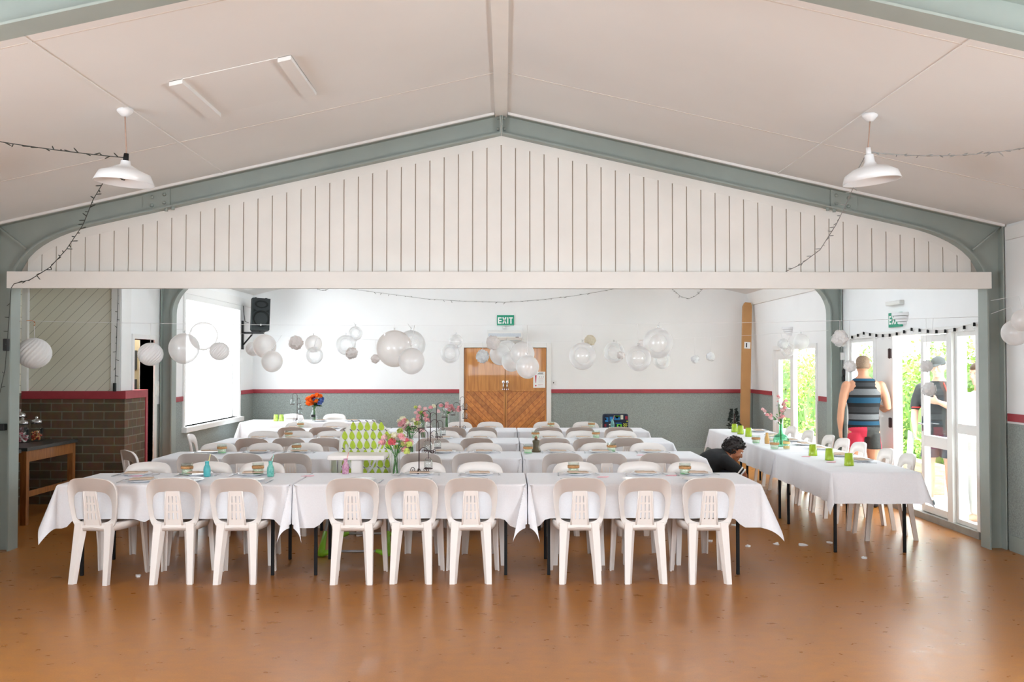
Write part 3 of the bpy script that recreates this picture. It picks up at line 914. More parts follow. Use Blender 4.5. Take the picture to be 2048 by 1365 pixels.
for r_, (rn, yc) in enumerate(ROWS):
    near_chairs[r_], far_chairs[r_] = [], []
    L = NEARPX[r_]
    for i, px in enumerate(L):
        yo = yc - .385 + rj.uniform(-.012, .012)
        x = (px - VPX) / F * (yo - .23)
        x = settle(x, near_chairs[r_]); near_chairs[r_].append(x)
        a = rj.uniform(-.025, .025)
        if r_ == 0: a = (-.17, .05, .03, -.01, -.03, 0, .01, .02, .03)[i]
        chair(x, yo, a, 'white plastic chair, %s on the near side of the %s table row' % (ordinal(i, len(L)), rn), 'white plastic chairs on the near sides of the table rows')
    L = FARPX[r_]
    for i, px in enumerate(L):
        yo = yc + .30 + rj.uniform(-.012, .012)
        x = (px - VPX) / F * (yo + .22)
        x = settle(x, far_chairs[r_]); far_chairs[r_].append(x)
        chair(x, yo, pi + rj.uniform(-.025, .025), 'white plastic chair, %s on the far side of the %s table row' % (ordinal(i, len(L)), rn), 'white plastic chairs on the far sides of the table rows')
p = at(281, 912, 9.75); chair(p.x + .10, 9.74, -R(48), 'white plastic chair at the left end of the second table row', 'white plastic chairs at the row ends')
p = at(388, 890, 11.7); chair(p.x + .18, 11.75, -R(82), 'white plastic chair seen edge on at the left end of third table row', 'white plastic chairs at the row ends')
for i, px in enumerate((587, 671)):
    yo = 16.26
    chair((px - VPX) / F * (yo + .24), yo, pi, 'white plastic chair behind the head table, ' + ('beside the paper cups' if i == 0 else 'right of the orange flowers'), 'white plastic chairs at the head table')
RT_ANG = R(-1.3)
def rt(u, v):
    """right-hand table row: u across from its left edge, v along from its near end"""
    return Vector((2.85 + u * cos(RT_ANG) - v * sin(RT_ANG), 8.27 + u * sin(RT_ANG) + v * cos(RT_ANG)))
RTV = [.90, 1.44, 2.22, 2.76, 3.28, 4.10, 4.90]
for i, v in enumerate(RTV):
    q = rt(.76 + .035, v)
    chair(q.x, q.y, R(90) + RT_ANG + rj.uniform(-.06, .06), 'white plastic chair by the terrace side of right table, %s' % ordinal(i, len(RTV), ('from the near end', 'nearest the camera', 'farthest from the camera')), 'white plastic chairs beside the right table row')
q = rt(.38, .16)

# ------------------------------------------------------------------ folding tables and cloths
TT = .722
M_top = mat('folding_table_top', rgb(206, 196, 178), .5, noise=(3, .06))
def build_table(L=1.80, W=.76):
    t = thing('folding_table', 'x', 'table')
    m = MB(); m.cbox(-L/2, L/2, -W/2, W/2, TT - .03, TT, c=.006); m.build('tabletop', M_top, t)
    for sx in (-1, 1):
        for sy in (-1, 1):
            m = MB(); x, y = sx * (L/2 - .15), sy * (W/2 - .075)
            m.cbox(x - .0125, x + .0125, y - .0125, y + .0125, 0, TT - .03, c=.003); m.build('leg', M_black, t)
        m = MB(); x = sx * (L/2 - .15)
        m.tube([(x, -W/2 + .04, .50), (x, W/2 - .04, .50)], .008, 8)
        m.tube([(x - sx * .01, -.10, .50), (x - sx*.01, -.10, .56), (x - sx * .06, -.10, .60)], .006, 6); m.tube([(x - sx*.01, .12, .50), (x - sx*.01, .12, .55), (x - sx * .06, .06, .60)], .006, 6)
        m.build('stretcher', M_black, t)
    return t
def tone_seed(k): return random.Random(k)
ZC = TT + .004
def cloth(name, label, cx, cy, L, W, dl, dr, dn, df, seed, ang=0.0, near_x=(), inner=(0, 0), group=None):
    g = random.Random(seed)
    ph = [g.uniform(0, 6.28) for _ in range(8)]
    rc = .012
    def grid(h, a, b, st=.04):
        e = []
        x = -h - a
        k = max(1, int(round(a / .03)))
        e += [-h - a + a * i / k for i in range(k)]
        e += [-h - .02, -h - .008, -h]
        k = int(round(2 * h / st)); e += [-h + 2 * h * i / k for i in range(1, k)]
        e += [h, h + .008, h + .02]
        k = max(1, int(round(b / .03))); e += [h + b * i / k for i in range(1, k + 1)]
        e = sorted(set(round(q, 5) for q in e)); return e
    us, vs = grid(L/2, dl, dr), grid(W/2, dn, df)
    def arc(e):
        if e < rc * pi/2: return rc * sin(e/rc), rc * (1 - cos(e/rc))
        return rc, rc + (e - rc * pi/2)
    def sm(t): t = max(0, min(1, t)); return t*t*(3-2*t)
    V = []
    for v in vs:
        for u in us:
            ex = max(0, abs(u) - L/2); ey = max(0, abs(v) - W/2); sx = 1 if u > 0 else -1; sy = 1 if v > 0 else -1
            x, y, z = max(-L/2, min(L/2, u)), max(-W/2, min(W/2, v)), ZC
            inn = inner[0] if sx < 0 else inner[1]
            if ex == 0 and ey == 0:
                z += .0012 * sin(7*u + ph[0]) * sin(9*v + ph[1])
            elif ex == 0:
                d = dn if sy < 0 else df
                e = ey
                if near_x and sy < 0:
                    k = max([1 - sm((abs(u - c) - .235) / .09) for c in near_x] + [0])
                    e = ey * (1 - .208 * k)
                o, dn_ = arc(e)
                fr = sm((L/2 - abs(u)) / .25)
                t = dn_ / d
                o += dn_ * .05 + fr * t * (.012 * sin(u * 9 + ph[2] + sy) + .010 * sin(u * 21 + ph[3]))
                y += sy * o; z -= dn_ * .998
            elif ey == 0:
                d = dl if sx < 0 else dr
                o, dn_ = arc(ex)
                fr = sm((W/2 - abs(v)) / .2); t = dn_ / d
                if inn: o += 0
                else: o += dn_ * .27 + fr * t * .014 * sin(v * 13 + ph[4] + sx)
                x += sx * o; z -= dn_
            else:
                r_ = sqrt(ex*ex + ey*ey); p_ = atan2(ey, ex)
                o, dn_ = arc(r_)
                s2 = sin(2 * p_)
                jit = .75 + .5 * ((ph[5] * (3 + sx + 2*sy)) % 1.0)
                jit *= (1.0 if sy < 0 else .55)
                tl = (.055 * (0 if (inn and p_ < .2) else 1) if inn else .27 + (.055 - .27) * p_ / (pi/2)) + R(15) * jit * max(s2, 0) ** .8
                ps = p_
                if inn: ps = min(pi/2, p_ * 6) + (R(38) * s2 if sy < 0 else 0)
                else: ps = p_ + .35 * s2 * sin(ph[6] + sx*2 + sy)
                hz = o + dn_ * sin(tl)
                x += sx * (min(hz * cos(ps), .013) if inn else hz * cos(ps)); y += sy * hz * sin(ps); z -= dn_ * cos(tl)
            V.append((x, y, z))
    nu = len(us)
    Fc = [(j*nu+i, j*nu+i+1, (j+1)*nu+i+1, (j+1)*nu+i) for j in range(len(vs)-1) for i in range(nu-1)]
    m = MB(); m.add(V, Fc, 0, True)
    o = m.build(name, M_cloth)
    o.location = (cx, cy, 0); o.rotation_euler = (0, 0, ang)
    return tag(o, label, 'tablecloth', group)
TAB = build_table(); _t1 = [False]
def table(x, y, ang, label, group='folding tables under the white cloths'):
    if not _t1[0]:
        _t1[0] = True; o = TAB; o.location = (x, y, 0); o.rotation_euler = (0, 0, ang); o['label'] = label; o['group'] = group; return o
    return dup(TAB, (x, y, 0), ang, label, group)
TX = [-2.58, -.74, 1.10]                 # table centres of every row
POSN = ['left', 'middle', 'right']
for r_, (rn, yc) in enumerate(ROWS):
    for k, tx in enumerate(TX):
        table(tx, yc, 0, 'folding table with black legs, %s one of the %s row' % (POSN[k], rn))
        nx = [c - tx for c in near_chairs[r_]]
        cloth('tablecloth', 'white cloth over the %s table of the %s row' % (POSN[k], rn), tx, yc, 1.808, .77,
              (.33 if r_ in (0, 3) else .24) if k == 0 else .31, (.33 if k == 2 else .31), .345, .25, 10 * r_ + k, 0, nx, (1 if k else 0, 1 if k < 2 else 0), 'white tablecloths of the rows')
table(-3.22, 15.72, 0, 'folding table near left window carrying the orange bouquet')
cloth('tablecloth', 'white cloth on the head table carrying the orange bouquet', -3.22, 15.72, 2.05, .80, .30, .30, .30, .25, 91, 0, (), (0, 0), 'white tablecloths of the rows')
TAB2 = None
for k in range(3):
    c = rt(.38, .91 + 1.84 * k)
    table(c.x, c.y, R(90) + RT_ANG, 'folding table of the right-hand row, %s' % ('nearest the camera', 'middle one', 'farthest from the camera')[k])
    cloth('tablecloth', 'white cloth on the right-hand row, %s' % ('nearest the camera', 'middle one', 'farthest from the camera')[k], c.x, c.y, 1.80, .76,
          .27 if k == 0 else .24, .27 if k == 2 else .24, .25, .27, 60 + k, R(90) + RT_ANG, (), (1 if k else 0, 1 if k < 2 else 0), 'white tablecloths of the right-hand row')

# ------------------------------------------------------------------ high chair with pear cover
M_pear = mat('pear_print_green', rgb(176, 200, 62), .8, noise=(30, .12))
M_stem = mat('pear_stem_grey', rgb(120, 116, 116), .8, noise=(30, .1))
M_fab = mat('white_vinyl_cover', rgb(230, 230, 224), .6, noise=(12, .02))
M_lime = mat('lime_green_plastic', rgb(138, 190, 44), .4, noise=(10, .05))
M_greenseat = mat('green_print_cover', rgb(96, 140, 40), .8, noise=(26, .5))
HX, HY = -1.30, 8.78
hc = thing('high_chair', 'child high chair with pear print backrest and white tray', 'high chair', (HX, HY, 0))
m = MB()
def hback(u, z): return HY + .10 + (z - .60) * .22 - .35 * u * u
outl = [(.255, .62), (.25, .80), (.25, .92)] + [(a.x, a.y) for a in bez((.25, .92), (.245, 1.115), (.06, 1.12), 10)]
outl = [(a, b) for a, b in outl] + [(-a, b) for a, b in outl[::-1]]
nu = 14
Vf = []
rowsz = [.55 + .57 * i / 16 for i in range(17)]
def halfw(z):
    if z <= .92: return .25
    t = (z - .92) / .205
    return .25 * max(0, 1 - t ** 2.6) ** .5
for off in (0, .035):
    for z in rowsz:
        w = max(halfw(z), .05)
        for i in range(nu + 1):
            u = w * (2*i/nu - 1)
            e = 0 if off == 0 else off * (1 - .5 * abs(2*i/nu-1)**3)
            Vf.append((HX + u, hback(u, z) + e, z))
k = (nu + 1); q = len(rowsz) * k
Ff = [(j*k+i, j*k+i+1, (j+1)*k+i+1, (j+1)*k+i) for j in range(len(rowsz)-1) for i in range(nu)]
Ff += [tuple(q + a for a in f[::-1]) for f in Ff]
bd = [i for i in range(nu+1)] + [j*k+nu for j in range(1, len(rowsz))] + [(len(rowsz)-1)*k+i for i in range(nu-1, -1, -1)] + [j*k for j in range(len(rowsz)-2, 0, -1)]
Ff += [(a, q+a, q+b, b) for a, b in zip(bd, bd[1:] + bd[:1])]
m.add(Vf, Ff, 0, True)
pear = [(cos(t) * (.026 - .010 * max(0, sin(t))), .034 * sin(t) + .012 * max(0, sin(t))) for t in [2*pi*i/18 for i in range(18)]]
for j in range(6):
    z = 1.075 - j * .085
    for i in range(-4, 5):
        u = i * .066 + (.0 if j % 2 else .010)
        if abs(u) > halfw(z) - .015: continue
        P = [(HX + u + a - .10 * b, hback(u + a, z + b) - .0065, z + b) for a, b in pear]
        m.add(P, [list(range(18))], 1)
        s_ = [(HX + u - .004, z + .044), (HX + u - .026, z + .060), (HX + u - .020, z + .066), (HX + u + .004, z + .050)]
        m.add([(a, hback(a - HX, b) - .0065, b) for a, b in s_], [(0, 1, 2, 3)], 2)
m.build('backrest_cover', [M_fab, M_pear, M_stem], hc)
m = MB(); m.cbox(HX - .23, HX + .23, HY - .18, HY + .13, .53, .60, c=.03); m.build('seat_cushion', M_greenseat, hc)
for s in (-1, 1):
    m = MB(); m.loft([((HX + s * .26, HY + .08, .60), (.018, 0, 0), (0, .07, 0)), ((HX + s * .275, HY, .70), (.02, 0, 0), (0, .13, 0)), ((HX + s * .27, HY - .05, .78), (.02, 0, 0), (0, .12, 0)), ((HX + s * .265, HY - .08, .82), (.012, 0, 0), (0, .09, 0))], 16); m.build('armrest', M_fab, hc)
    m = MB(); m.tube([(HX + s * .16, HY + .02, .92), (HX + s * .14, HY - .06, .86), (HX + s * .10, HY - .10, .74), (HX + s * .05, HY - .11, .66)], .012, 6); m.build('harness_strap', M_fab, hc)
m = MB(); m.cbox(HX - .25, HX + .25, HY - .46, HY - .12, .825, .868, c=.016); m.cbox(HX - .05, HX + .05, HY - .40, HY - .32, .62, .83, c=.015); m.build('tray', M_plastic, hc)
for s in (-1, 1):
    for t, (yt, yb) in (('front_leg', (HY - .06, HY - .50)), ('rear_leg', (HY - .02, HY + .36))):
        m = MB(); a = Vector((HX + s * .24, yt, .60)); b = Vector((HX + s * .285, yb, .05)); m.tube([a, a.lerp(b, .5), b], .013, 8)
        lg = m.build(t, M_greypole, hc)
        m = MB(); c = a.lerp(b, .74); m.tube([c, b + Vector((0, 0, -.01)), b + Vector((s * .012, 0, -.045))], [.018, .032, .024], 10)
        m.tube([b + Vector((0, 0, -.03)), b + Vector((-s * .10, 0, .0))], [.03, .016], 8); m.build('foot', M_lime, lg)
for yb in (HY - .50, HY + .36):
    m = MB(); m.tube([(HX - .22, yb, .045), (HX + .22, yb, .045)], .011, 8); m.build('floor_rail', M_greypole, hc)

# ------------------------------------------------------------------ seat with patchwork cover at the back row
M_navy = mat('navy_print_cloth', rgb(32, 38, 56), .8, noise=(40, .2))
bx = (1231 - VPX) / F * 14.35
bs = thing('booster_seat', 'child booster seat in dark patchwork print, far side of fourth row', 'booster seat', (bx, 14.35, .45))
m = MB(); m.cbox(bx - .18, bx + .18, 14.12, 14.38, .452, .56, c=.03); m.build('seat', M_navy, bs)
m = MB()
m.cbox(bx - .195, bx + .195, 14.345, 14.425, .50, .915, c=.10)
pm = [mat('patch_' + n, c, .8, noise=(30, .15)) for n, c in (('blue', rgb(40, 116, 170)), ('green', rgb(110, 200, 60)), ('red', rgb(150, 40, 56)), ('cream', rgb(222, 216, 196)), ('yellow', rgb(214, 220, 60)))]
pt = [(-.16, .79, .05, .07, 1), (-.09, .80, .045, .07, 1), (-.02, .82, .085, .06, 1), (-.02, .865, .085, .02, 2), (-.0, .845, .04, .03, 3), (.075, .83, .04, .065, 4), (.145, .83, .035, .05, 3), (-.17, .72, .03, .04, 3),
      (.02, .705, .075, .05, 2), (.04, .715, .03, .03, 1), (-.10, .74, .02, .02, 4), (-.10, .70, .02, .02, 4), (.0, .765, .09, .015, 1), (.165, .79, .015, .02, 5), (-.16, .82, .02, .03, 3)]
for a, b, w, h_, c in pt: m.add([(bx + a, 14.3445, b), (bx + a + w, 14.3445, b), (bx + a + w, 14.3445, b + h_), (bx + a, 14.3445, b + h_)], [(0, 1, 2, 3)], c)
for i in range(5):
    for j in range(4):
        if (i + j) % 2: 
            a, b = bx + .115 + i * .012, .715 + j * .014
            m.add([(a, 14.3440, b), (a + .012, 14.3440, b), (a + .012, 14.3440, b + .014), (a, 14.3440, b + .014)], [(0, 1, 2, 3)], 5)
m.build('backrest', [M_navy] + pm, bs)
chair(bx, 14.18 + .12, pi, 'white plastic chair carrying the patchwork booster seat', 'white plastic chairs on the far sides of the table rows')
# ------------------------------------------------------------------ pendant lamps
M_enamel = mat('white_enamel', rgb(232, 234, 236), .3, coat=.3, noise=(8, .02))
M_flex = mat('brown_flex', rgb(176, 146, 130), .6, noise=(20, .1))
def pendant(px, py, y, label, tilt, drop=.45, cone=False):
    c = at(px, py, y); zc = roof(c.x)
    t = thing('pendant_lamp', label, 'ceiling lamp', (c.x, y, zc), 'white enamel pendant lamps')
    m = MB(); m.lathe([(0, 0), (.055, 0), (.05, -.02), (.02, -.05), (0, -.05)][::-1], 18, c=(c.x, y, zc)); m.build('ceiling_rose', M_enamel, t)
    zt = zc - drop + .20
    b = Vector((c.x + (-.015 if tilt < 0 else .012), y, zt))
    m = MB(); m.tube([(c.x, y, zc - .04), b], .0045, 6); m.build('flex', M_flex, t)
    Mx = Matrix.Translation(b) @ Matrix.Rotation(tilt, 4, 'Y')
    m = MB(); m.lathe([(0, .0), (.016, .0), (.018, -.03), (.018, -.06), (0, -.06)][::-1], 12, M=Mx); m.build('lampholder', M_enamel if not cone else M_black, t)
    m = MB()
    if cone: pr = [(.030, -.05), (.034, -.075), (.10, -.11), (.165, -.135), (.195, -.20), (.19, -.20), (.16, -.140), (.10, -.118), (.03, -.085)]
    else: pr = [(.03, -.05), (.034, -.10), (.05, -.125), (.12, -.145), (.175, -.18), (.193, -.235), (.188, -.235), (.17, -.185), (.115, -.152), (.045, -.132), (.028, -.10)]
    m.lathe(pr, 36, M=Mx); m.build('shade', M_enamel, t)
    m = MB(); m.ball((0, 0, 0), .03, 12, 8, sc=(1, 1, 1.3)); m.xf(Mx @ Matrix.Translation((0, 0, -.135))); m.build('bulb', mat('lamp_glass', rgb(240, 240, 236), .2, noise=(9, .02)), t)
    return t, b
lampL, LB = pendant(250, 225, 6.37, 'white enamel pendant lamp on the left ceiling slope', R(4), .50, True)
lampR, RB = pendant(1740, 228, 6.45, 'white enamel pendant lamp on the right ceiling slope', R(-6), .43)

# fill lamps added out of view behind the gable to brighten the far wall
M_filltube = mat('added_fill_tube', rgb(250, 250, 250), .5, emit=((.84, .93, 1, 1), 82.0))
for bx_, by_, lb in ((-2.3, 10.7, 'left slope, nearer bay'), (2.3, 10.7, 'right slope, nearer bay'), (-2.3, 15.0, 'left slope, far bay'), (2.3, 15.0, 'right slope, far bay')):
    zc = roof(bx_)
    t = thing('added_fill_light', 'unseen fill tube added on the ceiling beyond the gable, ' + lb, 'fill light', (bx_, by_, zc), 'added fill tubes beyond the gable')
    m = MB(); m.cbox(bx_ - .06, bx_ + .06, by_ - .64, by_ + .64, zc - .07, zc + .03, c=.008); m.build('housing', M_enamel, t)
    m = MB(); m.tube([(bx_, by_ - .60, zc - .095), (bx_, by_ + .60, zc - .095)], .022, 10); m.build('tube', M_filltube, t)

# ------------------------------------------------------------------ fairy light strings
M_wire = mat('dark_green_wire', rgb(52, 58, 52), .6, noise=(30, .1))
M_wirel = mat('pale_wire', rgb(150, 150, 148), .6, noise=(30, .1))
_led = MB(); _led.tube([(0, 0, 0), (0, 0, .028), (0, 0, .036)], [.0036, .0036, .0015], 5)
_led_mesh = {}
def sag(a, b, s, n=24):
    a, b = Vector(a), Vector(b)
    return [a.lerp(b, i/n) - Vector((0, 0, s * 4 * (i/n) * (1 - i/n))) for i in range(n + 1)]
def fairy(label, pts, n, r=.0032, m_=None, loc=None, big=1.0, down=False):
    m_ = m_ or M_wire
    t = thing('fairy_lights', label, 'fairy lights', loc or pts[0], 'strings of fairy lights')
    m = MB(); m.tube(pts, r, 6); m.build('wire', m_, t)
    if m_.name not in _led_mesh: _led_mesh[m_.name] = _led.mesh('bulb', m_)
    P = resample(pts, n + 2)[1:-1]
    g = random.Random(len(label) * 7 + n)
    for p in P:
        o = bpy.data.objects.new('bulb', _led_mesh[m_.name]); COL.objects.link(o); o.parent = t
        o.location = p - Vector(t.location)
        o.scale = (big * .9, big * .9, big)
        o.rotation_euler = (pi + g.uniform(-.3, .3), 0, 0) if down else (g.uniform(-1.9, 1.9), g.uniform(.8, 2.6) * g.choice((-1, 1)), g.uniform(0, 6))
    return t
fairy('fairy light string sagging from left pendant lamp to the left wall', sag(LB + Vector((0, -.005, -.03)), at(-428, 190, 6.0), .05), 40, big=1.25)
q0 = at(212, 356, 6.75); fairy('fairy light string hanging from left pendant lamp to the header beam', [LB + Vector((0, .02, -.03)), LB + Vector((-.05, .10, -.16)), q0] + [at(px, py, y) for px, py, y in ((186, 400, 7.1), (166, 450, 7.5), (132, 500, 7.9), (100, 535, 8.2), (60, 560, 8.42), (28, 568, 8.46), (22, 577, 8.46))], 34, big=1.25)
g0 = at(22, 579, 8.46)
st = fairy('fairy light wire running down the left steel column with black plug', [g0] + [at(px, py, 8.47) for px, py in ((18, 640), (14, 690), (10, 740), (0, 785), (-12, 830))], 8)
m = MB(); c = at(12, 690, 8.47); m.cbox(c.x - .02, c.x + .02, 8.45, 8.50, c.z - .055, c.z + .055, c=.008); m.build('plug', M_dark, st)
fairy('fairy light string sagging from right pendant lamp to the right wall', sag(RB + Vector((0, -.005, -.03)), at(2384, 190, 6.2), .16), 44, big=1.25, m_=M_wirel)
q0 = at(1712, 362, 6.8); fairy('fairy light string hanging from right pendant lamp to the header beam', [RB + Vector((0, .02, -.03)), RB + Vector((-.04, .12, -.15)), q0] + [at(px, py, y) for px, py, y in ((1692, 410, 7.2), (1672, 450, 7.6), (1640, 500, 8.0), (1600, 530, 8.3), (1572, 543, 8.46))], 28, big=1.2, m_=M_wirel)
fairy('fairy light string sagging across the white far wall above the exit sign', [at(px, py, YB - .03) for px, py in ((640, 570), (690, 577), (760, 586), (850, 598), (930, 603), (1010, 605), (1080, 600), (1150, 592), (1230, 578), (1270, 568))], 40, big=1.5, m_=M_wirel)
fairy('short fairy light loop on far wall near the cardboard box', [at(px, py, YB - .03) for px, py in ((1335, 570), (1350, 583), (1362, 594), (1378, 598), (1390, 593), (1402, 582), (1412, 570))], 14, big=1.4, m_=M_wirel)
fairy('short fairy light loop under beam near the wall speaker', [at(px, py, YB - .03) for px, py in ((630, 572), (636, 579), (646, 582), (656, 579), (662, 572))], 6, big=1.2, m_=M_wirel)
v_ = [at(px, py, YA - .03) for px, py in ((236, 560), (236, 600), (234, 650), (233, 690), (231, 730), (230, 768))]
st = fairy('fairy light string hanging down the diagonal boards with black controller', v_, 12, big=1.1)
m = MB(); c = at(229, 775, YA - .03); m.cbox(c.x - .016, c.x + .016, YA - .045, YA - .012, c.z - .05, c.z + .05, c=.006); m.build('controller', M_dark, st)
# festoon bulbs along the terrace door head
P = [(XR - .03, y, TD[3] + .02 - .05 * abs(sin((y - 9.0) * 2.2))) for y in [8.95 + i * .1 for i in range(38)]]
ft = thing('festoon_lights', 'string of black socket bulbs along the head of terrace doors', 'festoon lights', P[0])
m = MB(); m.tube([Vector(p) for p in P], .004, 6); m.build('cable', M_white, ft)
for i in range(1, 38, 2):
    x, y, z = P[i]
    m = MB(); m.lathe([(0, 0), (.012, 0), (.013, -.035), (0, -.035)][::-1], 10, c=(x - .004, y, z)); so = m.build('socket', M_black, ft)
    m = MB(); m.ball((x - .004, y, z - .048), .016, 10, 8); m.build('bulb', M_glass, so)

# ------------------------------------------------------------------ cords, balloons and paper balls
M_thread = mat('white_cord', rgb(240, 240, 240), .7, noise=(30, .02))
def balloon_mat(name, c, a, coat=.6):
    """thin latex skin: part clear, part diffusing, with a soft gloss"""
    m_ = bpy.data.materials.new(name); m_.use_nodes = True
    nt = m_.node_tree; nt.nodes.clear(); out = N(nt, 'ShaderNodeOutputMaterial')
    tc = N(nt, 'ShaderNodeTexCoord'); nz = N(nt, 'ShaderNodeTexNoise'); nz.inputs['Scale'].default_value = 3; nt.links.new(tc.outputs['Object'], nz.inputs['Vector'])
    di = N(nt, 'ShaderNodeBsdfDiffuse'); di.inputs[0].default_value = c
    tl = N(nt, 'ShaderNodeBsdfTranslucent'); tl.inputs[0].default_value = c
    tr = N(nt, 'ShaderNodeBsdfTransparent'); gl = N(nt, 'ShaderNodeBsdfGlossy'); gl.inputs['Roughness'].default_value = .18
    m1 = N(nt, 'ShaderNodeMixShader'); m1.inputs[0].default_value = .38; nt.links.new(di.outputs[0], m1.inputs[1]); nt.links.new(tl.outputs[0], m1.inputs[2])
    lw = N(nt, 'ShaderNodeLayerWeight'); lw.inputs['Blend'].default_value = .5
    k = math_node(nt, 'ADD', math_node(nt, 'MULTIPLY', lw.outputs['Facing'], 1 - a), math_node(nt, 'ADD', math_node(nt, 'MULTIPLY', nz.outputs['Fac'], .06), a - .12))
    m2 = N(nt, 'ShaderNodeMixShader'); nt.links.new(k, m2.inputs[0]); nt.links.new(tr.outputs[0], m2.inputs[1]); nt.links.new(m1.outputs[0], m2.inputs[2])
    m3 = N(nt, 'ShaderNodeMixShader'); m3.inputs[0].default_value = .06 * coat / .6; nt.links.new(m2.outputs[0], m3.inputs[1]); nt.links.new(gl.outputs[0], m3.inputs[2])
    nt.links.new(m3.outputs[0], out.inputs[0])
    return m_
M_pearl = balloon_mat('pearl_balloon', rgb(254, 250, 247), .52)
M_pearl2 = balloon_mat('white_balloon', rgb(254, 254, 254), .60)
M_clear = balloon_mat('clear_balloon', rgb(252, 253, 254), .20)
def tissue(name, c):
    m_ = bpy.data.materials.new(name); m_.use_nodes = True
    nt = m_.node_tree; nt.nodes.clear(); out = N(nt, 'ShaderNodeOutputMaterial')
    tc = N(nt, 'ShaderNodeTexCoord'); nz = N(nt, 'ShaderNodeTexNoise'); nz.inputs['Scale'].default_value = 40; nt.links.new(tc.outputs['Object'], nz.inputs['Vector'])
    mx = N(nt, 'ShaderNodeMix', data_type='RGBA'); nt.links.new(nz.outputs['Fac'], mx.inputs[0]); mx.inputs[6].default_value = tuple(.95 * q for q in c[:3]) + (1,); mx.inputs[7].default_value = c
    di = N(nt, 'ShaderNodeBsdfDiffuse'); tl = N(nt, 'ShaderNodeBsdfTranslucent'); m1 = N(nt, 'ShaderNodeMixShader'); m1.inputs[0].default_value = .3
    nt.links.new(mx.outputs[2], di.inputs[0]); nt.links.new(mx.outputs[2], tl.inputs[0]); nt.links.new(di.outputs[0], m1.inputs[1]); nt.links.new(tl.outputs[0], m1.inputs[2]); nt.links.new(m1.outputs[0], out.inputs[0])
    return m_
M_tissue = tissue('white_tissue_paper', rgb(253, 253, 253))
M_tissuep = tissue('pink_tissue_paper', rgb(254, 248, 245))
M_tissuec = tissue('cream_tissue_paper', rgb(247, 238, 218))
def cordline(label, a, b, s):
    pts = sag(a, b, s, 16); m = MB(); m.tube(pts, .0018, 5)
    o = m.build('hanging_cord', M_thread, None, a); tag(o, label, 'cord', 'white cords strung across the opening')
    return lambda x: next((p.lerp(q, (x - p.x) / (q.x - p.x)).z for p, q in zip(pts, pts[1:]) if p.x <= x <= q.x), pts[0].z)
CY1, CY2 = 8.95, 12.45
c1 = cordline('white cord strung between the columns just behind the header beam', (XC - 4.38, 8.66, 2.06), (XC + 4.38, 8.66, 2.10), .06)
c2 = cordline('white cord strung between the far pair of columns', (XC - 4.38, 12.72, 2.13), (XC + 4.38, 12.72, 2.12), .16)
Y1, Y2 = 8.66, 12.72
def hang(px, py, rp, which):
    y = Y1 if which == 1 else Y2
    p = at(px, py, y); return p, rp / F * y, (c1 if which == 1 else c2)(p.x)
def balloon(px, py, rp, which, m_, label, dy=0.0):
    p, r_, zc = hang(px, py, rp, which)
    y = p.y + dy; p = at(px, py, y); r_ = rp / F * y
    t = thing('balloon', label, 'balloon', p, 'balloons on the cords')
    m = MB(); pr = []
    for i in range(17):
        a = pi * i / 16
        k = r_ * (1 + .05 * (1 if a < pi/2 else 0) * cos(a))
        pr.append((r_ * sin(a), -k * cos(a)))
    m.lathe(pr, 28, c=p); m.build('envelope', m_, t)
    m = MB(); m.lathe([(0, r_ * .99), (.010, r_ + .004), (.005, r_ + .012), (.012, r_ + .022), (0, r_ + .022)], 10, c=p); m.build('knot', m_, t)
    top = max(zc, p.z + r_ + .05)
    m = MB(); m.tube([(p.x, p.y, p.z + r_ + .02), (p.x, (p.y + (Y1 if which == 1 else Y2)) / 2, (p.z + r_ + top) / 2 + .01), (p.x, Y1 if which == 1 else Y2, top)], .0022, 5); m.build('string', M_thread, t)
    return t
def pompom(px, py, rp, which, m_, label, dy=0.0, y=None, topz=None):
    if y is None: p, r_, zc = hang(px, py, rp, which); yy = p.y + dy
    else: yy = y; zc = topz
    p = at(px, py, yy); r_ = rp / F * yy
    t = thing('paper_pompom', label, 'pompom', p, 'tissue paper pompoms')
    g = random.Random(int(px * 3 + py)); m = MB()
    for i in range(90):
        up = 1 - 2 * (i + .5) / 90; a = 2.399963 * i; q = sqrt(1 - up * up)
        d = Vector((q * cos(a), q * sin(a), up))
        s_ = d.orthogonal().normalized(); t2 = d.cross(s_)
        a = g.uniform(0, 6.28); u = s_ * cos(a) + t2 * sin(a); w = d.cross(u)
        k = r_ * g.uniform(.80, .95); e = r_ * .30; lift = d * r_ * .16
        c = p + d * k
        m.add([c - w * e * .8, c + u * e + lift * .2, c + w * e * .9 + lift * .8 + u * e * .3, c + w * e * .8 + lift - u * e * .4, c - u * e + lift * .1], [(0, 1, 2, 3, 4)], 0, True)
    m.ball(p, r_ * .90, 18, 12)
    m.build('petals', m_, t)
    m = MB(); m.tube([(p.x, p.y, p.z + r_ * .6), (p.x, p.y if y else (Y1 if which == 1 else Y2), max(zc, p.z + r_))], .0022, 5); m.build('string', M_thread, t)
    return t
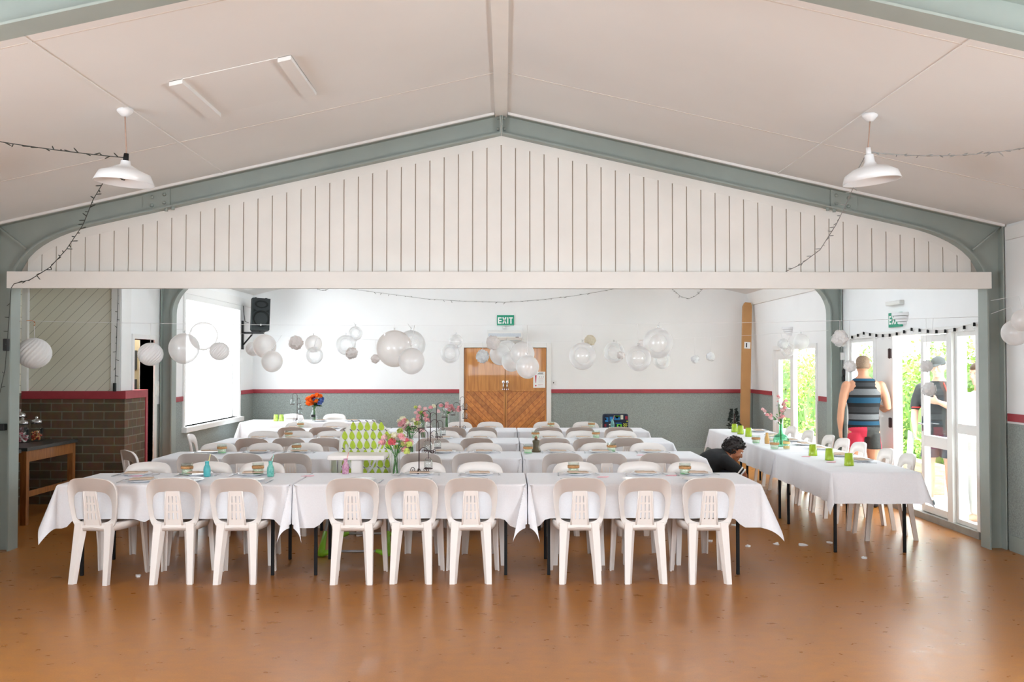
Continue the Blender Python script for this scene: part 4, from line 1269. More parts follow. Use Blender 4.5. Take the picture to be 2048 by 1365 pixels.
def honeycomb(px, py, rp, y, topz, m_, label, ry=None):
    p = at(px, py, y); r_ = rp / F * y
    t = thing('honeycomb_ball', label, 'paper ball', p, 'honeycomb paper balls')
    m = MB(); n = 40; k = 18; V = []
    rings = []
    for i in range(k + 1):
        a = pi * i / k; row = []
        for j in range(n):
            q = 2*pi*j/n
            cr = 1 + (.035 if (i + j) % 2 else -.025) * sin(a)
            row.append((p.x + r_ * sin(a) * cr * cos(q), p.y + r_ * sin(a) * cr * sin(q), p.z - r_ * .96 * cos(a)))
        rings.append(row)
    V = [v for row in rings for v in row]
    m.add(V, [(i*n+j, i*n+(j+1) % n, (i+1)*n+(j+1) % n, (i+1)*n+j) for i in range(k) for j in range(n)], 0, False)
    m.build('paper_cells', m_, t)
    m = MB(); m.tube([(p.x, p.y, p.z + r_ * .95), (p.x, y, topz)], .0025, 5); m.build('string', M_thread, t)
    return t
# balloons on the nearer cord
balloon(368, 697, 30, 1, M_pearl2, 'large white balloon in front of left window, lower of two touching', .0)
balloon(407, 672, 28, 1, M_pearl, 'large pearl balloon in front of left window, upper of two touching', .27)
balloon(789, 697, 36, 1, M_pearl, 'biggest pearl balloon, left of the exit doors', 0)
balloon(822, 690, 29, 1, M_clear, 'clear balloon overlapping the right side of the biggest pearl balloon', .34)
balloon(823, 722, 26, 1, M_pearl2, 'white balloon hanging below right of the biggest pearl balloon', -.26)
balloon(1165, 712, 27, 1, M_clear, 'clear balloon under the cream paper pompom right of the exit doors', 0)
balloon(1316, 686, 30, 1, M_clear, 'large clear balloon at the top of the right wall cluster', .1)
balloon(1277, 717, 25, 1, M_clear, 'clear balloon, lower left in the right wall cluster', -.05)
balloon(1055, 734, 23, 1, M_pearl2, 'white balloon, lowest in the cluster before the exit doors', -.12)
balloon(1045, 708, 24, 1, M_pearl2, 'white balloon, upper right in the cluster before the exit doors', .14)
# on the farther cord
balloon(529, 692, 23, 2, M_pearl, 'pearl balloon below the wall speaker, upper of two touching', -.28)
balloon(544, 723, 21, 2, M_pearl, 'pearl balloon below the wall speaker, lower of two touching', -.52)
balloon(627, 688, 17, 2, M_pearl, 'small pearl balloon above the orange bouquet, upper of two', .05)
balloon(629, 711, 17, 2, M_clear, 'small clear balloon above the orange bouquet, lower of two', -.16)
balloon(692, 690, 20, 2, M_clear, 'clear balloon beside the grey pompom over the head table', .05)
balloon(711, 667, 14, 2, M_clear, 'little clear balloon, highest in the left part of the far cord', .2)
balloon(900, 707, 19, 2, M_clear, 'clear balloon left of the exit doors, lower of two', 0)
balloon(912, 683, 14, 2, M_clear, 'little clear balloon left of the exit doors, upper of two', .15)
balloon(1000, 709, 21, 2, M_pearl2, 'white balloon, leftmost in the cluster before the exit doors', -.03)
balloon(1014, 701, 20, 2, M_pearl2, 'white balloon, upper left in the cluster before the exit doors', .27)
balloon(1023, 723, 20, 2, M_pearl2, 'white balloon, lower left in the cluster before the exit doors', -.27)
balloon(1228, 705, 21, 2, M_clear, 'clear balloon between the single clear one and right wall cluster', 0)
balloon(1324, 721, 17, 2, M_clear, 'small clear balloon hanging lowest in the right wall cluster', -.1)
balloon(1575, 700, 14, 2, M_clear, 'small clear balloon before the garden doors, beside a white one', .2)
balloon(1602, 684, 16, 2, M_pearl2, 'small white balloon at the head of the garden doors', -.05)
# two at the right edge, tied to the steel column
for px, py, rp, dy, lb in ((2030, 666, 26, 0, 'white balloon by the right steel column, lower of two'), (2046, 641, 22, .0, 'white balloon by the right steel column, upper of two')):
    y = 8.1 if rp == 26 else 7.75
    p = at(px, py, y); r_ = rp / F * y
    t = thing('balloon', lb, 'balloon', p, 'balloons on the cords')
    m = MB(); m.lathe([(r_ * sin(pi*i/16), -r_ * cos(pi*i/16)) for i in range(17)], 28, c=p); m.build('envelope', M_pearl2, t)
    m = MB(); m.tube([(p.x, p.y, p.z + r_ * .98), (p.x + .02, y + .1, p.z + r_ + .12), (XC + 4.42, FR[1] + .0, 2.12 if rp == 26 else 2.24)], .0025, 5); m.build('string', M_thread, t)
pompom(592, 686, 14, 2, M_tissuep, 'pink tissue pompom between the wall speaker and orange bouquet')
pompom(703, 707, 12, 2, M_tissuep, 'greyish pink tissue pompom in front of a clear balloon', -.5)
pompom(751, 718, 9, 2, M_tissuep, 'small pink tissue pompom left of the biggest pearl balloon')
pompom(986, 686, 14, 2, M_tissuep, 'pink tissue pompom at the top left corner of the exit doors', -.26)
pompom(965, 713, 13, 2, M_tissue, 'white tissue pompom in front of the left exit door')
pompom(1180, 681, 11, 2, M_tissuec, 'cream tissue pompom above the single clear balloon')
pompom(1242, 711, 8, 2, M_tissuep, 'tiny pink tissue pompom beside a clear balloon', -.4)
pompom(1285, 690, 10, 2, M_tissuep, 'small pink tissue pompom left of the right wall cluster', -.3)
pompom(1390, 719, 8, 2, M_tissue, 'small white tissue pompom left of two near the cardboard box')
pompom(1421, 714, 9, 2, M_tissue, 'small white tissue pompom right of two near the cardboard box')
pompom(1566, 688, 10, 2, M_tissue, 'white tissue pompom at left of the garden doors', -.1)
pompom(1680, 677, 16, 1, M_tissue, 'white tissue pompom in front of the far right column', 0)
pompom(1700, 733, 12, 1, M_tissue, 'white tissue pompom left of the man in striped tank top', .0)
pompom(1853, 733, 12, 1, M_tissue, 'white tissue pompom before the glazed terrace door, upper of two', 0)
pompom(1858, 779, 14, 1, M_tissue, 'white tissue pompom before the glazed terrace door, lower of two', .10)
honeycomb(68, 707, 32, 8.92, c1(-4.3) - .005, M_tissue, 'largest white honeycomb paper ball in front of the diagonal boards')
ck = at(68, 707, 8.92); ck.z = c1(-4.3)
m = MB(); m.tube([(ck.x + .06, Y1, ck.z + .004), (ck.x + .03, 8.80, ck.z + .012), (ck.x, 8.92, ck.z + .008), (ck.x, 8.93, ck.z - .02), (ck.x, 8.915, ck.z - .03)], .005, 6)
tag(m.build('wire_hook', mat('copper_hook', rgb(190, 130, 80), .4, metal=.6, noise=(20, .1)), None, ck), 'small copper hook holding the largest paper ball near left column', 'hook')
honeycomb(301, 709, 24, Y1, c1(at(301, 709, Y1).x), M_tissue, 'white honeycomb paper ball in front of the dark left doorway')
honeycomb(439, 703, 19, Y1, c1(at(439, 703, Y1).x), M_tissue, 'small grey white honeycomb paper ball in front of left window')
honeycomb(507, 698, 15, Y2, c2(at(507, 698, Y2).x), M_tissue, 'small white honeycomb paper ball behind a pearl balloon under the speaker')

# ------------------------------------------------------------------ wall speaker on its bracket
M_spk = mat('dark_speaker_plastic', rgb(20, 26, 26), .5, spec=.3, noise=(40, .1))
M_cone = mat('speaker_grille_black', rgb(12, 15, 15), .7, spec=.2, noise=(60, .2))
sc_ = at(519, 631, 16.6)
sp = thing('wall_speaker', 'black loudspeaker tilted on a bracket in the far left corner', 'speaker', sc_)
A = Matrix.Translation(sc_) @ Matrix.Rotation(R(24), 4, 'Z') @ Matrix.Rotation(R(-7), 4, 'X') @ Matrix.Rotation(R(3), 4, 'Y')
m = MB(); w, h_ = .155, .275
pl = [(-w, -.02), (-w * .98, -.16), (w * .98, -.16), (w, -.02), (w * .62, .17), (-w * .62, .17)]
m.prism([(a, b) for a, b in pl], -h_, h_, 'z'); m.xf(A); m.build('cabinet', M_spk, sp, fix=True)
m = MB(); 
m.lathe([(.142, 0), (.146, -.012), (.128, -.016), (.12, .0), (.06, .015), (0, .006)], 28, M=A @ Matrix.Translation((0, -.162, -.09)) @ Matrix.Rotation(R(-90), 4, 'X')); m.build('woofer', M_cone, sp)
m = MB(); m.lathe([(.10, 0), (.105, -.012), (.09, -.012), (.05, .02), (0, .03)], 24, M=A @ Matrix.Translation((0, -.162, .165)) @ Matrix.Rotation(R(-90), 4, 'X') @ Matrix.Diagonal((1.1, .62, 1, 1))); m.build('horn', M_cone, sp)
m = MB(); m.box(-.011, .011, -.182, -.176, -.215, -.18); m.xf(A); m.build('badge', M_chrome, sp)
for s in (-1, 1):
    m = MB(); m.cbox(s * .09 - .02, s * .09 + .02, -.10, -.04, h_ - .01, h_ + .022, c=.008); m.xf(A); m.build('foot', M_dark, sp)
    m = MB(); m.prism([(s * .13, .02), (s * .13, .08), (s * .07, .05)], -.166, -.158); m.xf(A); m.build('port', M_cone, sp, fix=True)
bk = thing('speaker_bracket', 'black steel wall bracket under the corner loudspeaker', 'bracket', (XL, 16.62, 2.1))
m = MB(); m.cbox(XL, XL + .03, 16.57, 16.67, 1.92, 2.42, c=.004); m.build('wall_bar', M_black, bk)
zz = sc_.z - .305
m = MB(); m.cbox(XL + .02, XL + .40, 16.60, 16.64, zz - .02, zz + .015, c=.004); m.build('arm', M_black, bk)
m = MB(); m.tube([(XL + .03, 16.62, zz - .21), (XL + .19, 16.62, zz - .02)], .014, 6); m.build('brace', M_black, bk)
m = MB(); m.tube([(sc_.x, 16.62, zz), (sc_.x, 16.62, sc_.z - .26)], .018, 8); m.build('post', M_black, bk)
m = MB(); m.tube([at(487, 612, YB - .75), at(488, 630, YB - .75), at(490, 643, YB - .76), at(497, 646, 16.66)], .006, 6)
o = m.build('speaker_cable', M_dark, None, at(487, 612, YB - .75)); tag(o, 'thin dark cable running to the corner loudspeaker', 'cable')

# ------------------------------------------------------------------ signs, heater, small wall fittings
M_signg = mat('sign_green', rgb(28, 148, 116), .5, noise=(10, .03)); M_signw = mat('sign_white', rgb(245, 247, 246), .5, noise=(10, .01))
def letters(mb, text, x0, z0, h, w, gap, put):
    """block capitals from strokes; put(a, b) maps sign coordinates to the wall"""
    st = h * .19
    def bar(a, b, c, d):
        mb.add([put(*a), put(*b), put(*c), put(*d)], [(0, 1, 2, 3)], 1)
    def stroke(p, q, t=st):
        p, q = Vector((p[0], p[1])), Vector((q[0], q[1])); d = (q - p).normalized(); n = Vector((-d.y, d.x)) * t / 2
        bar(p - n, q - n, q + n, p + n)
    x = x0
    for ch in text:
        if ch == 'E':
            bar((x, z0), (x + st, z0), (x + st, z0 + h), (x, z0 + h))
            for zz_ in (0, (h - st) / 2, h - st): bar((x + st, z0 + zz_), (x + w, z0 + zz_), (x + w, z0 + zz_ + st), (x + st, z0 + zz_ + st))
            x += w + gap
        elif ch == 'X':
            stroke((x + st * .4, z0), (x + w * 1.1 - st * .4, z0 + h), st * 1.05); stroke((x + st * .4, z0 + h), (x + w * 1.1 - st * .4, z0), st * 1.05); x += w * 1.1 + gap
        elif ch == 'I':
            bar((x, z0), (x + st, z0), (x + st, z0 + h), (x, z0 + h)); x += st + gap
        elif ch == 'T':
            bar((x, z0 + h - st), (x + w, z0 + h - st), (x + w, z0 + h), (x, z0 + h)); bar((x + w/2 - st/2, z0), (x + w/2 + st/2, z0), (x + w/2 + st/2, z0 + h - st), (x + w/2 - st/2, z0 + h - st)); x += w + gap
a, b = at(994, 652, YB), at(1028, 631, YB)
m = MB(); m.cbox(a.x, b.x, YB - .025, YB, a.z, b.z, c=.003)
W, H = b.x - a.x, b.z - a.z
lw = W * .215
letters(m, 'EXIT', a.x + W * .055, a.z + H * .20, H * .60, lw, W * .045, lambda x, z: (x, YB - .0262, z))
tag(m.build('exit_sign', [M_signg, M_signw], None, ((a.x + b.x)/2, YB, (a.z + b.z)/2)), 'green EXIT sign on far wall above the oak doors', 'sign', 'green exit signs')
c = at(1008, 656, YB); m = MB(); m.lathe([(0, 0), (.03, 0), (.028, .02), (.012, .035), (0, .036)], 14, M=Matrix.Translation((c.x, YB, c.z)) @ Matrix.Rotation(R(90), 4, 'X'))
tag(m.build('wall_sensor', M_white, None, (c.x, YB, c.z)), 'small round white sensor under the exit sign on far wall', 'sensor')
# heater over the doors
a, b = at(975, 685, YB), at(1044, 661, YB)
ht = thing('wall_heater', 'long white wall heater over the oak exit doors', 'heater', ((a.x + b.x)/2, YB, a.z))
m = MB(); m.prism([(YB, a.z), (YB - .10, a.z), (YB - .16, a.z + .08), (YB - .16, b.z - .04), (YB - .12, b.z), (YB, b.z)], a.x, b.x, 'x'); m.build('casing', M_white, ht, fix=True)
m = MB(); m.box(a.x + .02, b.x - .02, YB - .163, YB - .159, a.z + .10, b.z - .06); m.build('grille', mat('pale_blue_grille', rgb(206, 214, 222), .5, noise=(60, .06)), ht)
m = MB(); m.box(a.x + .02, b.x - .02, YB - .13, YB - .12, a.z + .015, a.z + .028); m.build('outlet_slot', mat('slot_grey', rgb(150, 155, 160), .5, noise=(20, .05)), ht)
m = MB(); m.box(b.x - .12, b.x - .06, YB - .166, YB - .160, a.z + .085, a.z + .097); m.build('indicator', M_dark, ht)
# notice on the right exit door
a, b = at(1066.5, 776, YB), at(1090.5, 744, YB)
m = MB(); yn = YB - .004; m.box(a.x, b.x, yn, YB + .004, a.z, b.z)
W, H = b.x - a.x, b.z - a.z
def fl(x0, z0, x1, z1, mi, k=0): m.add([(a.x + W*x0, yn - .0008, a.z + H*z0), (a.x + W*x1, yn - .0008, a.z + H*z0), (a.x + W*(x1 + k), yn - .0008, a.z + H*z1), (a.x + W*(x0 - k), yn - .0008, a.z + H*z1)], [(0, 1, 2, 3)], mi)
fl(.19, .30, .23, .78, 1, .045)
m.add([(a.x + W*.21 + W*.065*cos(t), yn - .0008, a.z + H*.13 + W*.065*sin(t)) for t in [2*pi*i/14 for i in range(14)]], [list(range(14))], 1)
for z, x0, x1 in ((.93, .45, .85), (.88, .40, .80), (.84, .35, .85)): fl(x0, z, x1, z + .02, 2)
for x in (.50, .65, .82): fl(x, .64, x + .03, .72, 2)
for z, x0, x1, mi in ((.58, .42, .85, 1), (.50, .42, .85, 3), (.45, .42, .8, 3), (.40, .42, .85, 3), (.34, .42, .8, 3), (.20, .40, .80, 1), (.15, .40, .6, 3), (.11, .40, .8, 3)): fl(x0, z, x1, z + .012, mi)
tag(m.build('notice', [M_signw, mat('notice_red', rgb(190, 30, 62), .6, noise=(10, .02)), M_dark, mat('notice_grey_text', rgb(196, 190, 196), .7, noise=(10, .02))], None, ((a.x + b.x)/2, YB, (a.z+b.z)/2)), 'white safety notice with red exclamation mark on right oak door', 'notice')
c = at(1107, 766, YB); m = MB(); m.cbox(c.x - .06, c.x + .06, YB - .012, YB, c.z - .04, c.z + .04, c=.004); m.box(c.x - .008, c.x + .008, YB - .017, YB - .01, c.z - .012, c.z + .012, 1)
tag(m.build('light_switch', [M_white, M_dark], None, (c.x, YB, c.z)), 'white switch plate right of the oak exit doors', 'switch')
c = at(318, 777, 12.56); m = MB(); m.cbox(XL, XL + .03, 12.50, 12.60, c.z - .09, c.z + .09, c=.005); m.box(XL + .028, XL + .04, 12.535, 12.565, c.z - .03, c.z + .03)
tag(m.build('light_switch', M_white, None, (XL, 12.55, c.z)), 'white switch block beside the left doorway', 'switch')
# second exit sign and emergency light over the terrace doors, uplighters
def sidey(px): return F * XR / (px - VPX)
y0_, y1_ = sidey(1806), sidey(1784)
z0_, z1_ = 1.67 + 74 * 10.9 / F, 1.67 + 103 * 10.9 / F
m = MB(); m.cbox(XR - .025, XR, y0_ - .04, y1_, z0_, z1_, c=.003)
W, H = y1_ - y0_ + .04, z1_ - z0_
letters(m, 'EXIT', W * .06, H * .2, H * .6, W * .20, W * .05, lambda u, z: (XR - .0262, y1_ - u, z0_ + z))
tag(m.build('exit_sign', [M_signg, M_signw], None, (XR, (y0_ + y1_)/2, z0_)), 'green EXIT sign above terrace doors, partly behind an uplighter', 'sign', 'green exit signs')
yl = 10.95; zl = at(1789, 607, yl).z
m = MB(); m.cbox(XR - .06, XR, yl - .24, yl + .16, zl - .025, zl + .025, c=.01)
tag(m.build('emergency_light', mat('diffuser_plastic', rgb(226, 226, 222), .4, noise=(8, .02)), None, (XR, yl, zl)), 'slim emergency light above the terrace door exit sign', 'light')
def uplighter(px, py, label):
    y = sidey(px) - .0; c = at(px, py, y)
    t = thing('uplighter', label, 'wall lamp', (XR, y, c.z), 'stepped wall uplighters')
    for i, (r_, z0__, z1__) in enumerate(((.125, .045, .085), (.105, .01, .045), (.085, -.02, .01), (.06, -.05, -.02))):
        m = MB(); n = 16
        P = [(XR - r_ * 1.1 * sin(pi * k / n), y + r_ * cos(pi * k / n)) for k in range(n + 1)]
        m.prism(P, c.z + z0__, c.z + z1__ - .004, 'z'); m.build('tier', M_enamel, t, fix=True)
    return t
uplighter(1812, 640, 'stepped white wall uplighter above the terrace doors'); uplighter(1583, 665, 'stepped white wall uplighter above the garden doors')
# little boxes on the far right column
c = at(1690, 713, 12.6); m = MB(); m.cbox(c.x - .045, c.x + .045, 12.60, 12.66, c.z - .05, c.z + .05, c=.006)
tag(m.build('socket_box', M_white, None, c), 'small white box on the far right steel column', 'box')
c = at(1692, 745, 12.6); m = MB(); m.ball((c.x, 12.62, c.z), .05, 12, 8, sc=(.9, .6, 1.5)); m.cbox(c.x - .04, c.x + .05, 12.6, 12.66, c.z - .12, c.z - .06, c=.01)
tag(m.build('black_bracket_lamp', M_dark, None, c), 'small black fitting below the white box on far right column', 'fitting')
m = MB(); c = at(2, 855, 8.52); m.cbox(c.x - .05, c.x + .035, 8.50, 8.56, c.z - .03, c.z + .03, c=.006); tag(m.build('door_latch', M_dark, None, c), 'dark latch on the left steel column at table height', 'latch')
# tall cardboard box leaning in the far right corner
M_card = mat('brown_cardboard', rgb(190, 142, 92), .8, noise=(4, .06))
b0, b1 = at(1487, 868, 16.9), at(1497, 607, 17.28)
cb_ = thing('cardboard_box', 'tall narrow brown cardboard box leaning in the far right corner', 'box', (b0.x - .02, 16.78, 0))
foot = Vector((b0.x - .035, 16.72, .0)); head = Vector((b1.x - .045, 17.20, b1.z))
d = (head - foot).normalized(); u = Vector((1, 0, 0)); u = (u - d * u.dot(d)).normalized(); w = d.cross(u)
Mt = Matrix((( *u, 0), (*w, 0), (*d, 0), (0, 0, 0, 1))).transposed(); Mt.translation = foot
Lb = (head - foot).length
m = MB(); m.cbox(-.078, .078, -.05, .05, .035, Lb - .06, c=.004); m.xf(Mt); m.build('body', M_card, cb_)
m = MB(); m.prism([(-.078, Lb - .06), (.078, Lb - .06), (.055, Lb), (-.05, Lb)], -.045, .045); m.xf(Mt); m.build('end_flap', M_card, cb_, fix=True)
zq = (at(1492, 692, 17.0).z) / d.z
m = MB(); yq = .052 if (Mt.to_3x3() @ Vector((0, 1, 0))).y < 0 else -.052
m.box(-.05, .06, min(yq, yq * .98), max(yq, yq * .98), zq - .06, zq + .06, 0); m.box(-.02, .0, min(yq * 1.01, yq * 1.02), max(yq * 1.01, yq * 1.02), zq - .04, zq + .04, 1); m.xf(Mt); m.build('label', [M_signw, M_dark], cb_)
# small dark indoor tree beside the cardboard box
tr = thing('potted_tree', 'small dark indoor tree in the corner left of cardboard box', 'plant', (at(1468, 850, 16.6).x, 16.6, 0))
tx_ = tr.location.x
m = MB(); m.lathe([(0, 0), (.10, 0), (.13, .22), (.12, .24), (0, .22)], 16, c=(tx_, 16.6, 0)); m.build('pot', M_dark, tr)
m = MB(); m.tube([(tx_, 16.6, .2), (tx_ + .01, 16.6, .8)], .012, 6); m.build('trunk', M_iron, tr)
m = MB(); g = random.Random(4)
for i in range(420):
    z = g.uniform(.3, .88); r_ = .16 * (1 - (z - .3) / .72) * g.uniform(.4, 1); a = g.uniform(0, 6.28)
    p = Vector((tx_ + r_ * cos(a), 16.6 + r_ * sin(a), z)); dd = Vector((cos(a), sin(a), g.uniform(-.4, .4))) * .05
    m.add([p, p + dd * .5 + Vector((0, 0, .012)), p + dd, p + dd * .5 - Vector((0, 0, .012))], [(0, 1, 2, 3)])
m.build('foliage', mat('dark_foliage', rgb(24, 34, 28), .8, noise=(20, .3)), tr)

# ------------------------------------------------------------------ side tables with sweet jars in the recess
M_rimu = wood('brown_timber', rgb(150, 96, 48), rgb(116, 70, 32), (12, 12, 1.5))
M_laminate = mat('dark_laminate', rgb(52, 56, 56), .3, noise=(8, .12))
def side_table(x0, x1, y0, y1, h, label):
    t = thing('side_table', label, 'table', ((x0+x1)/2, (y0+y1)/2, 0), 'brown side tables in the recess')
    m = MB(); m.cbox(x0, x1, y0, y1, h - .035, h, c=.004); m.build('tabletop', M_laminate, t)
    m = MB(); 
    for a in ((x0 + .02, x1 - .02, y0 + .02, y0 + .04), (x0 + .02, x1 - .02, y1 - .04, y1 - .02), (x0 + .02, x0 + .04, y0 + .04, y1 - .04), (x1 - .04, x1 - .02, y0 + .04, y1 - .04)): m.box(*a, h - .15, h - .035)
    m.build('apron', M_rimu, t)
    for x in (x0 + .05, x1 - .05):
        for y in (y0 + .05, y1 - .05):
            m = MB(); m.cbox(x - .032, x + .032, y - .032, y + .032, 0, h - .035, c=.003); m.build('leg', M_rimu, t)
    for xr in (x1 - .06, x0 + .04):
        m = MB(); m.box(xr, xr + .02, y0 + .08, y1 - .08, .28, .34); m.build('rail', M_rimu, t)
    return t
side_table(-5.68, -4.92, 9.86, 11.02, .80, 'brown timber side table with dark top, standing against the brickwork')
side_table(-5.66, -4.95, 8.82, 9.80, .79, 'brown timber side table with dark top, nearest the left steel column')
def sweet_jar(px, py, y, s, label, cols):
    base = .80; x = at(px, py, y).x
    t = thing('sweet_jar', label, 'jar', (x, y, base), 'glass sweet jars')
    m = MB(); m.lathe([(0, .002), (.068 * s, .002), (.078 * s, .02), (.078 * s, .15 * s), (.060 * s, .185 * s), (.055 * s, .20 * s)], 20, c=(x, y, base)); m.build('jar_body', M_jar, t)
    m = MB(); m.lathe([(0, .20 * s), (.064 * s, .20 * s), (.064 * s, .225 * s), (.05 * s, .24 * s), (.014 * s, .25 * s), (.018 * s, .272 * s), (0, .282 * s)], 20, c=(x, y, base)); m.build('lid', M_chrome, t)
    m = MB(); m.box(x + .055 * s, x + .082 * s, y - .04, y - .02, base + .09, base + .15); m.build('tag', M_dark, t)
    g = random.Random(px); mb = MB()
    for i in range(90):
        a = g.uniform(0, 6.28); r_ = .050 * s * sqrt(g.random()); z = base + .018 + g.uniform(0, .095 * s)
        mb.ball((x + r_ * cos(a), y + r_ * sin(a), z), .0135 * s, 6, 4, mi=g.randrange(len(cols)), sc=(1, 1, .8))
    o = mb.build('sweets', cols, None, (x, y, base + .01)); tag(o, label.replace('glass jar', 'sweets inside the glass jar'), 'sweets', None, 'stuff')
pk = [mat('sweet_' + n, c, .4, noise=(20, .05)) for n, c in (('pink', rgb(226, 170, 176)), ('white', rgb(232, 222, 216)), ('rose', rgb(200, 110, 120)))]
og = [mat('sweet_' + n, c, .4, noise=(20, .05)) for n, c in (('orange', rgb(206, 96, 44)), ('amber', rgb(216, 164, 96)), ('red', rgb(178, 52, 40)))]
dk = [mat('sweet_' + n, c, .4, noise=(20, .05)) for n, c in (('berry', rgb(110, 30, 50)), ('mauve', rgb(170, 90, 110)))]
sweet_jar(45, 878, 10.50, 1.0, 'lidded glass jar of pink and white sweets on the side table', pk)
sweet_jar(73, 874, 10.72, 1.0, 'lidded glass jar of orange sweets on the side table', og)
sweet_jar(38, 866, 10.84, 1.28, 'taller lidded glass jar of dark berry sweets behind the pink ones', dk)

# ------------------------------------------------------------------ table settings
M_china = mat('white_china', rgb(240, 240, 242), .2, coat=.3, noise=(8, .01))
M_nap = mat('kraft_napkin', rgb(204, 180, 160), .9, noise=(30, .08))
M_napp = mat('pink_paper', rgb(244, 190, 200), .9, noise=(30, .05))
M_cut = mat('steel_cutlery', rgb(205, 206, 210), .4, metal=.7, noise=(12, .05))
ZT = ZC + .0015
def plate_mesh():
    m = MB(); m.lathe([(0, 0), (.07, 0), (.075, .004), (.122, .017), (.125, .020), (.12, .019), (.073, .009), (0, .007)], 28); return m
PLATE = [None]; NAPK = [None]; FORK = [None]; KNIFE = [None]
def once(slot, mk, name, m_):
    if slot[0] is None: slot[0] = mk().mesh(name, m_)
    return slot[0]
def napkin_mesh():
    m = MB(); m.cbox(-.05, .05, -.085, .085, 0, .007, c=.003); m.cbox(-.046, .046, -.08, .0, .007, .011, c=.002); return m
def fork_mesh():
    m = MB(); m.tube([(0, -.09, .003), (0, 0, .005), (0, .055, .009)], [.004, .003, .0025], 6)
    for k in (-.008, -.0027, .0027, .008): m.tube([(k * .3, .055, .009), (k, .068, .008), (k, .10, .006)], .0014, 5)
    return m
def knife_mesh():
    m = MB(); m.tube([(0, -.10, .004), (0, .0, .005)], [.006, .005], 6); m.prism([(-.008, .0), (.006, .0), (.006, .09), (0, .115), (-.008, .09)], .003, .0055, 'z'); return m
def single(slot, mk, name, m_, loc, rz, label, cat, group, rx=0):
    o = bpy.data.objects.new(name, once(slot, mk, name, m_)); COL.objects.link(o)
    o.location = loc; o.rotation_euler = (rx, 0, rz); return tag(o, label, cat, group)
def setting(x, y, rz, where, cut=True, nap=True):
    d = Matrix.Rotation(rz, 3, 'Z')
    P = lambda a, b, h=0: Vector((x, y, ZT + h)) + d @ Vector((a, b, 0))
    single(PLATE, plate_mesh, 'plate', M_china, P(0, 0), rz, 'white plate ' + where, 'plate', 'white dinner plates')
    if nap: single(NAPK, napkin_mesh, 'napkin', M_nap, P(.0, 0, .0205), rz + pi/2 + .1, 'folded brown napkin on the plate ' + where, 'napkin', 'brown paper napkins')
    if cut:
        single(FORK, fork_mesh, 'fork', M_cut, P(-.165, -.01), rz + .05, 'fork beside the plate ' + where, 'fork', 'table forks')
        single(KNIFE, knife_mesh, 'knife', M_cut, P(.165, -.01), rz - .05, 'knife beside the plate ' + where, 'knife', 'table knives')
for r_, (rn, yc) in enumerate(ROWS):
    L = far_chairs[r_]
    for i, x in enumerate(L):
        setting(x, yc + .22, pi, 'before the far side chair %s, %s row' % (ordinal(i, len(L)), rn), cut=r_ < 2)
    if r_ == 0:
        L = near_chairs[0]
        for i, x in enumerate(L):
            setting(x + (.20 if i == 0 else .0), yc - .21, 0, 'before the near side chair %s, front row' % ordinal(i, len(L)), cut=i in (0, 2, 3), nap=(i == 0))
for i, v in enumerate(RTV):
    q = rt(.56, v); setting(q.x, q.y, R(90) + RT_ANG, 'on right table row, %s' % ordinal(i, len(RTV), ('from the near end', 'nearest the camera', 'farthest from the camera')), cut=i < 3)
for i, px in enumerate((640, 705)):
    x = (px - VPX) / F * 15.6; setting(x, 15.60, 0, 'on the head table, ' + ('near the bouquet' if i == 0 else 'at its right end'), cut=False)

def onrow(px, py):
    p = on(px, py, ZT)
    for rn, yc in ROWS:
        if abs(p.y - yc) < .9 and px < 1440:
            y = max(yc - .30, min(yc + .30, p.y)); q = at(px, py, y); return Vector((q.x, y, ZT))
    return p
# tumblers with a sand band, used as tealight holders
M_sand = mat('brown_sand', rgb(190, 142, 96), .95, noise=(80, .2)); M_greenb = mat('green_glass_base', rgb(130, 214, 140), .3, noise=(20, .1)); M_wax = mat('pale_wax', rgb(236, 242, 222), .6, noise=(10, .05))
M_tumb = thin_glass('holder_glass', (.955, .985, .965, 1), .2)
def holder_proto():
    t = thing('tealight_glass', 'x', 'candle holder')
    m = MB(); m.lathe([(0, .001), (.040, .001), (.043, .01), (.048, .098), (.0465, .098), (.0415, .012), (0, .008)], 20); m.build('tumbler', M_tumb, t)
    m = MB(); m.lathe([(.0485, .050), (.0510, .051), (.0518, .072), (.0500, .073), (.0475, .06)], 20); m.build('twine_band', M_sand, t)
    m = MB(); m.lathe([(0, .009), (.0405, .011), (.041, .016), (0, .016)], 18); m.build('glass_foot', M_greenb, t)
    m = MB(); m.lathe([(0, .017), (.038, .017), (.040, .046), (0, .047)], 18); m.build('candle', M_wax, t)
    return t
HP = holder_proto(); _hp = [False]
def put_proto(P, flag, loc, rz, label, group):
    if not flag[0]:
        flag[0] = True; P.location = loc; P.rotation_euler = (0, 0, rz); P['label'] = label; P['group'] = group; return P
    return dup(P, loc, rz, label, group)
for px, py, lb in ((374, 950, 'leftmost on the front table row'), (516, 949, 'beside the mottled aqua bottle, front row'), (1147, 948, 'on front row before the right table seam'), (1370, 950, 'rightmost on the front table row'),
                   (444, 908, 'leftmost on the second table row'), (593, 904, 'left of the high chair, second row'), (1056, 908, 'beside the brown pepper mill, second row'), (1223, 904, 'rightmost on the second table row'),
                   (577, 876, 'leftmost on the third table row'), (1071, 877, 'above the pepper mill, third row'), (1192, 874, 'rightmost on the third table row'),
                   (601, 856, 'leftmost on the fourth table row'), (1102, 853, 'just right of the oak doors, fourth row'), (1183, 854, 'left of the booster seat, fourth row'),
                   (1512, 888, 'on right table row, beside the amber bottle'), (1549, 899, 'on right table row, before the green demijohn')):
    p = onrow(px, py)
    put_proto(HP, _hp, (p.x, p.y, ZT), .4, 'green footed tealight glass with brown band, ' + lb, 'tealight glasses on the tables')
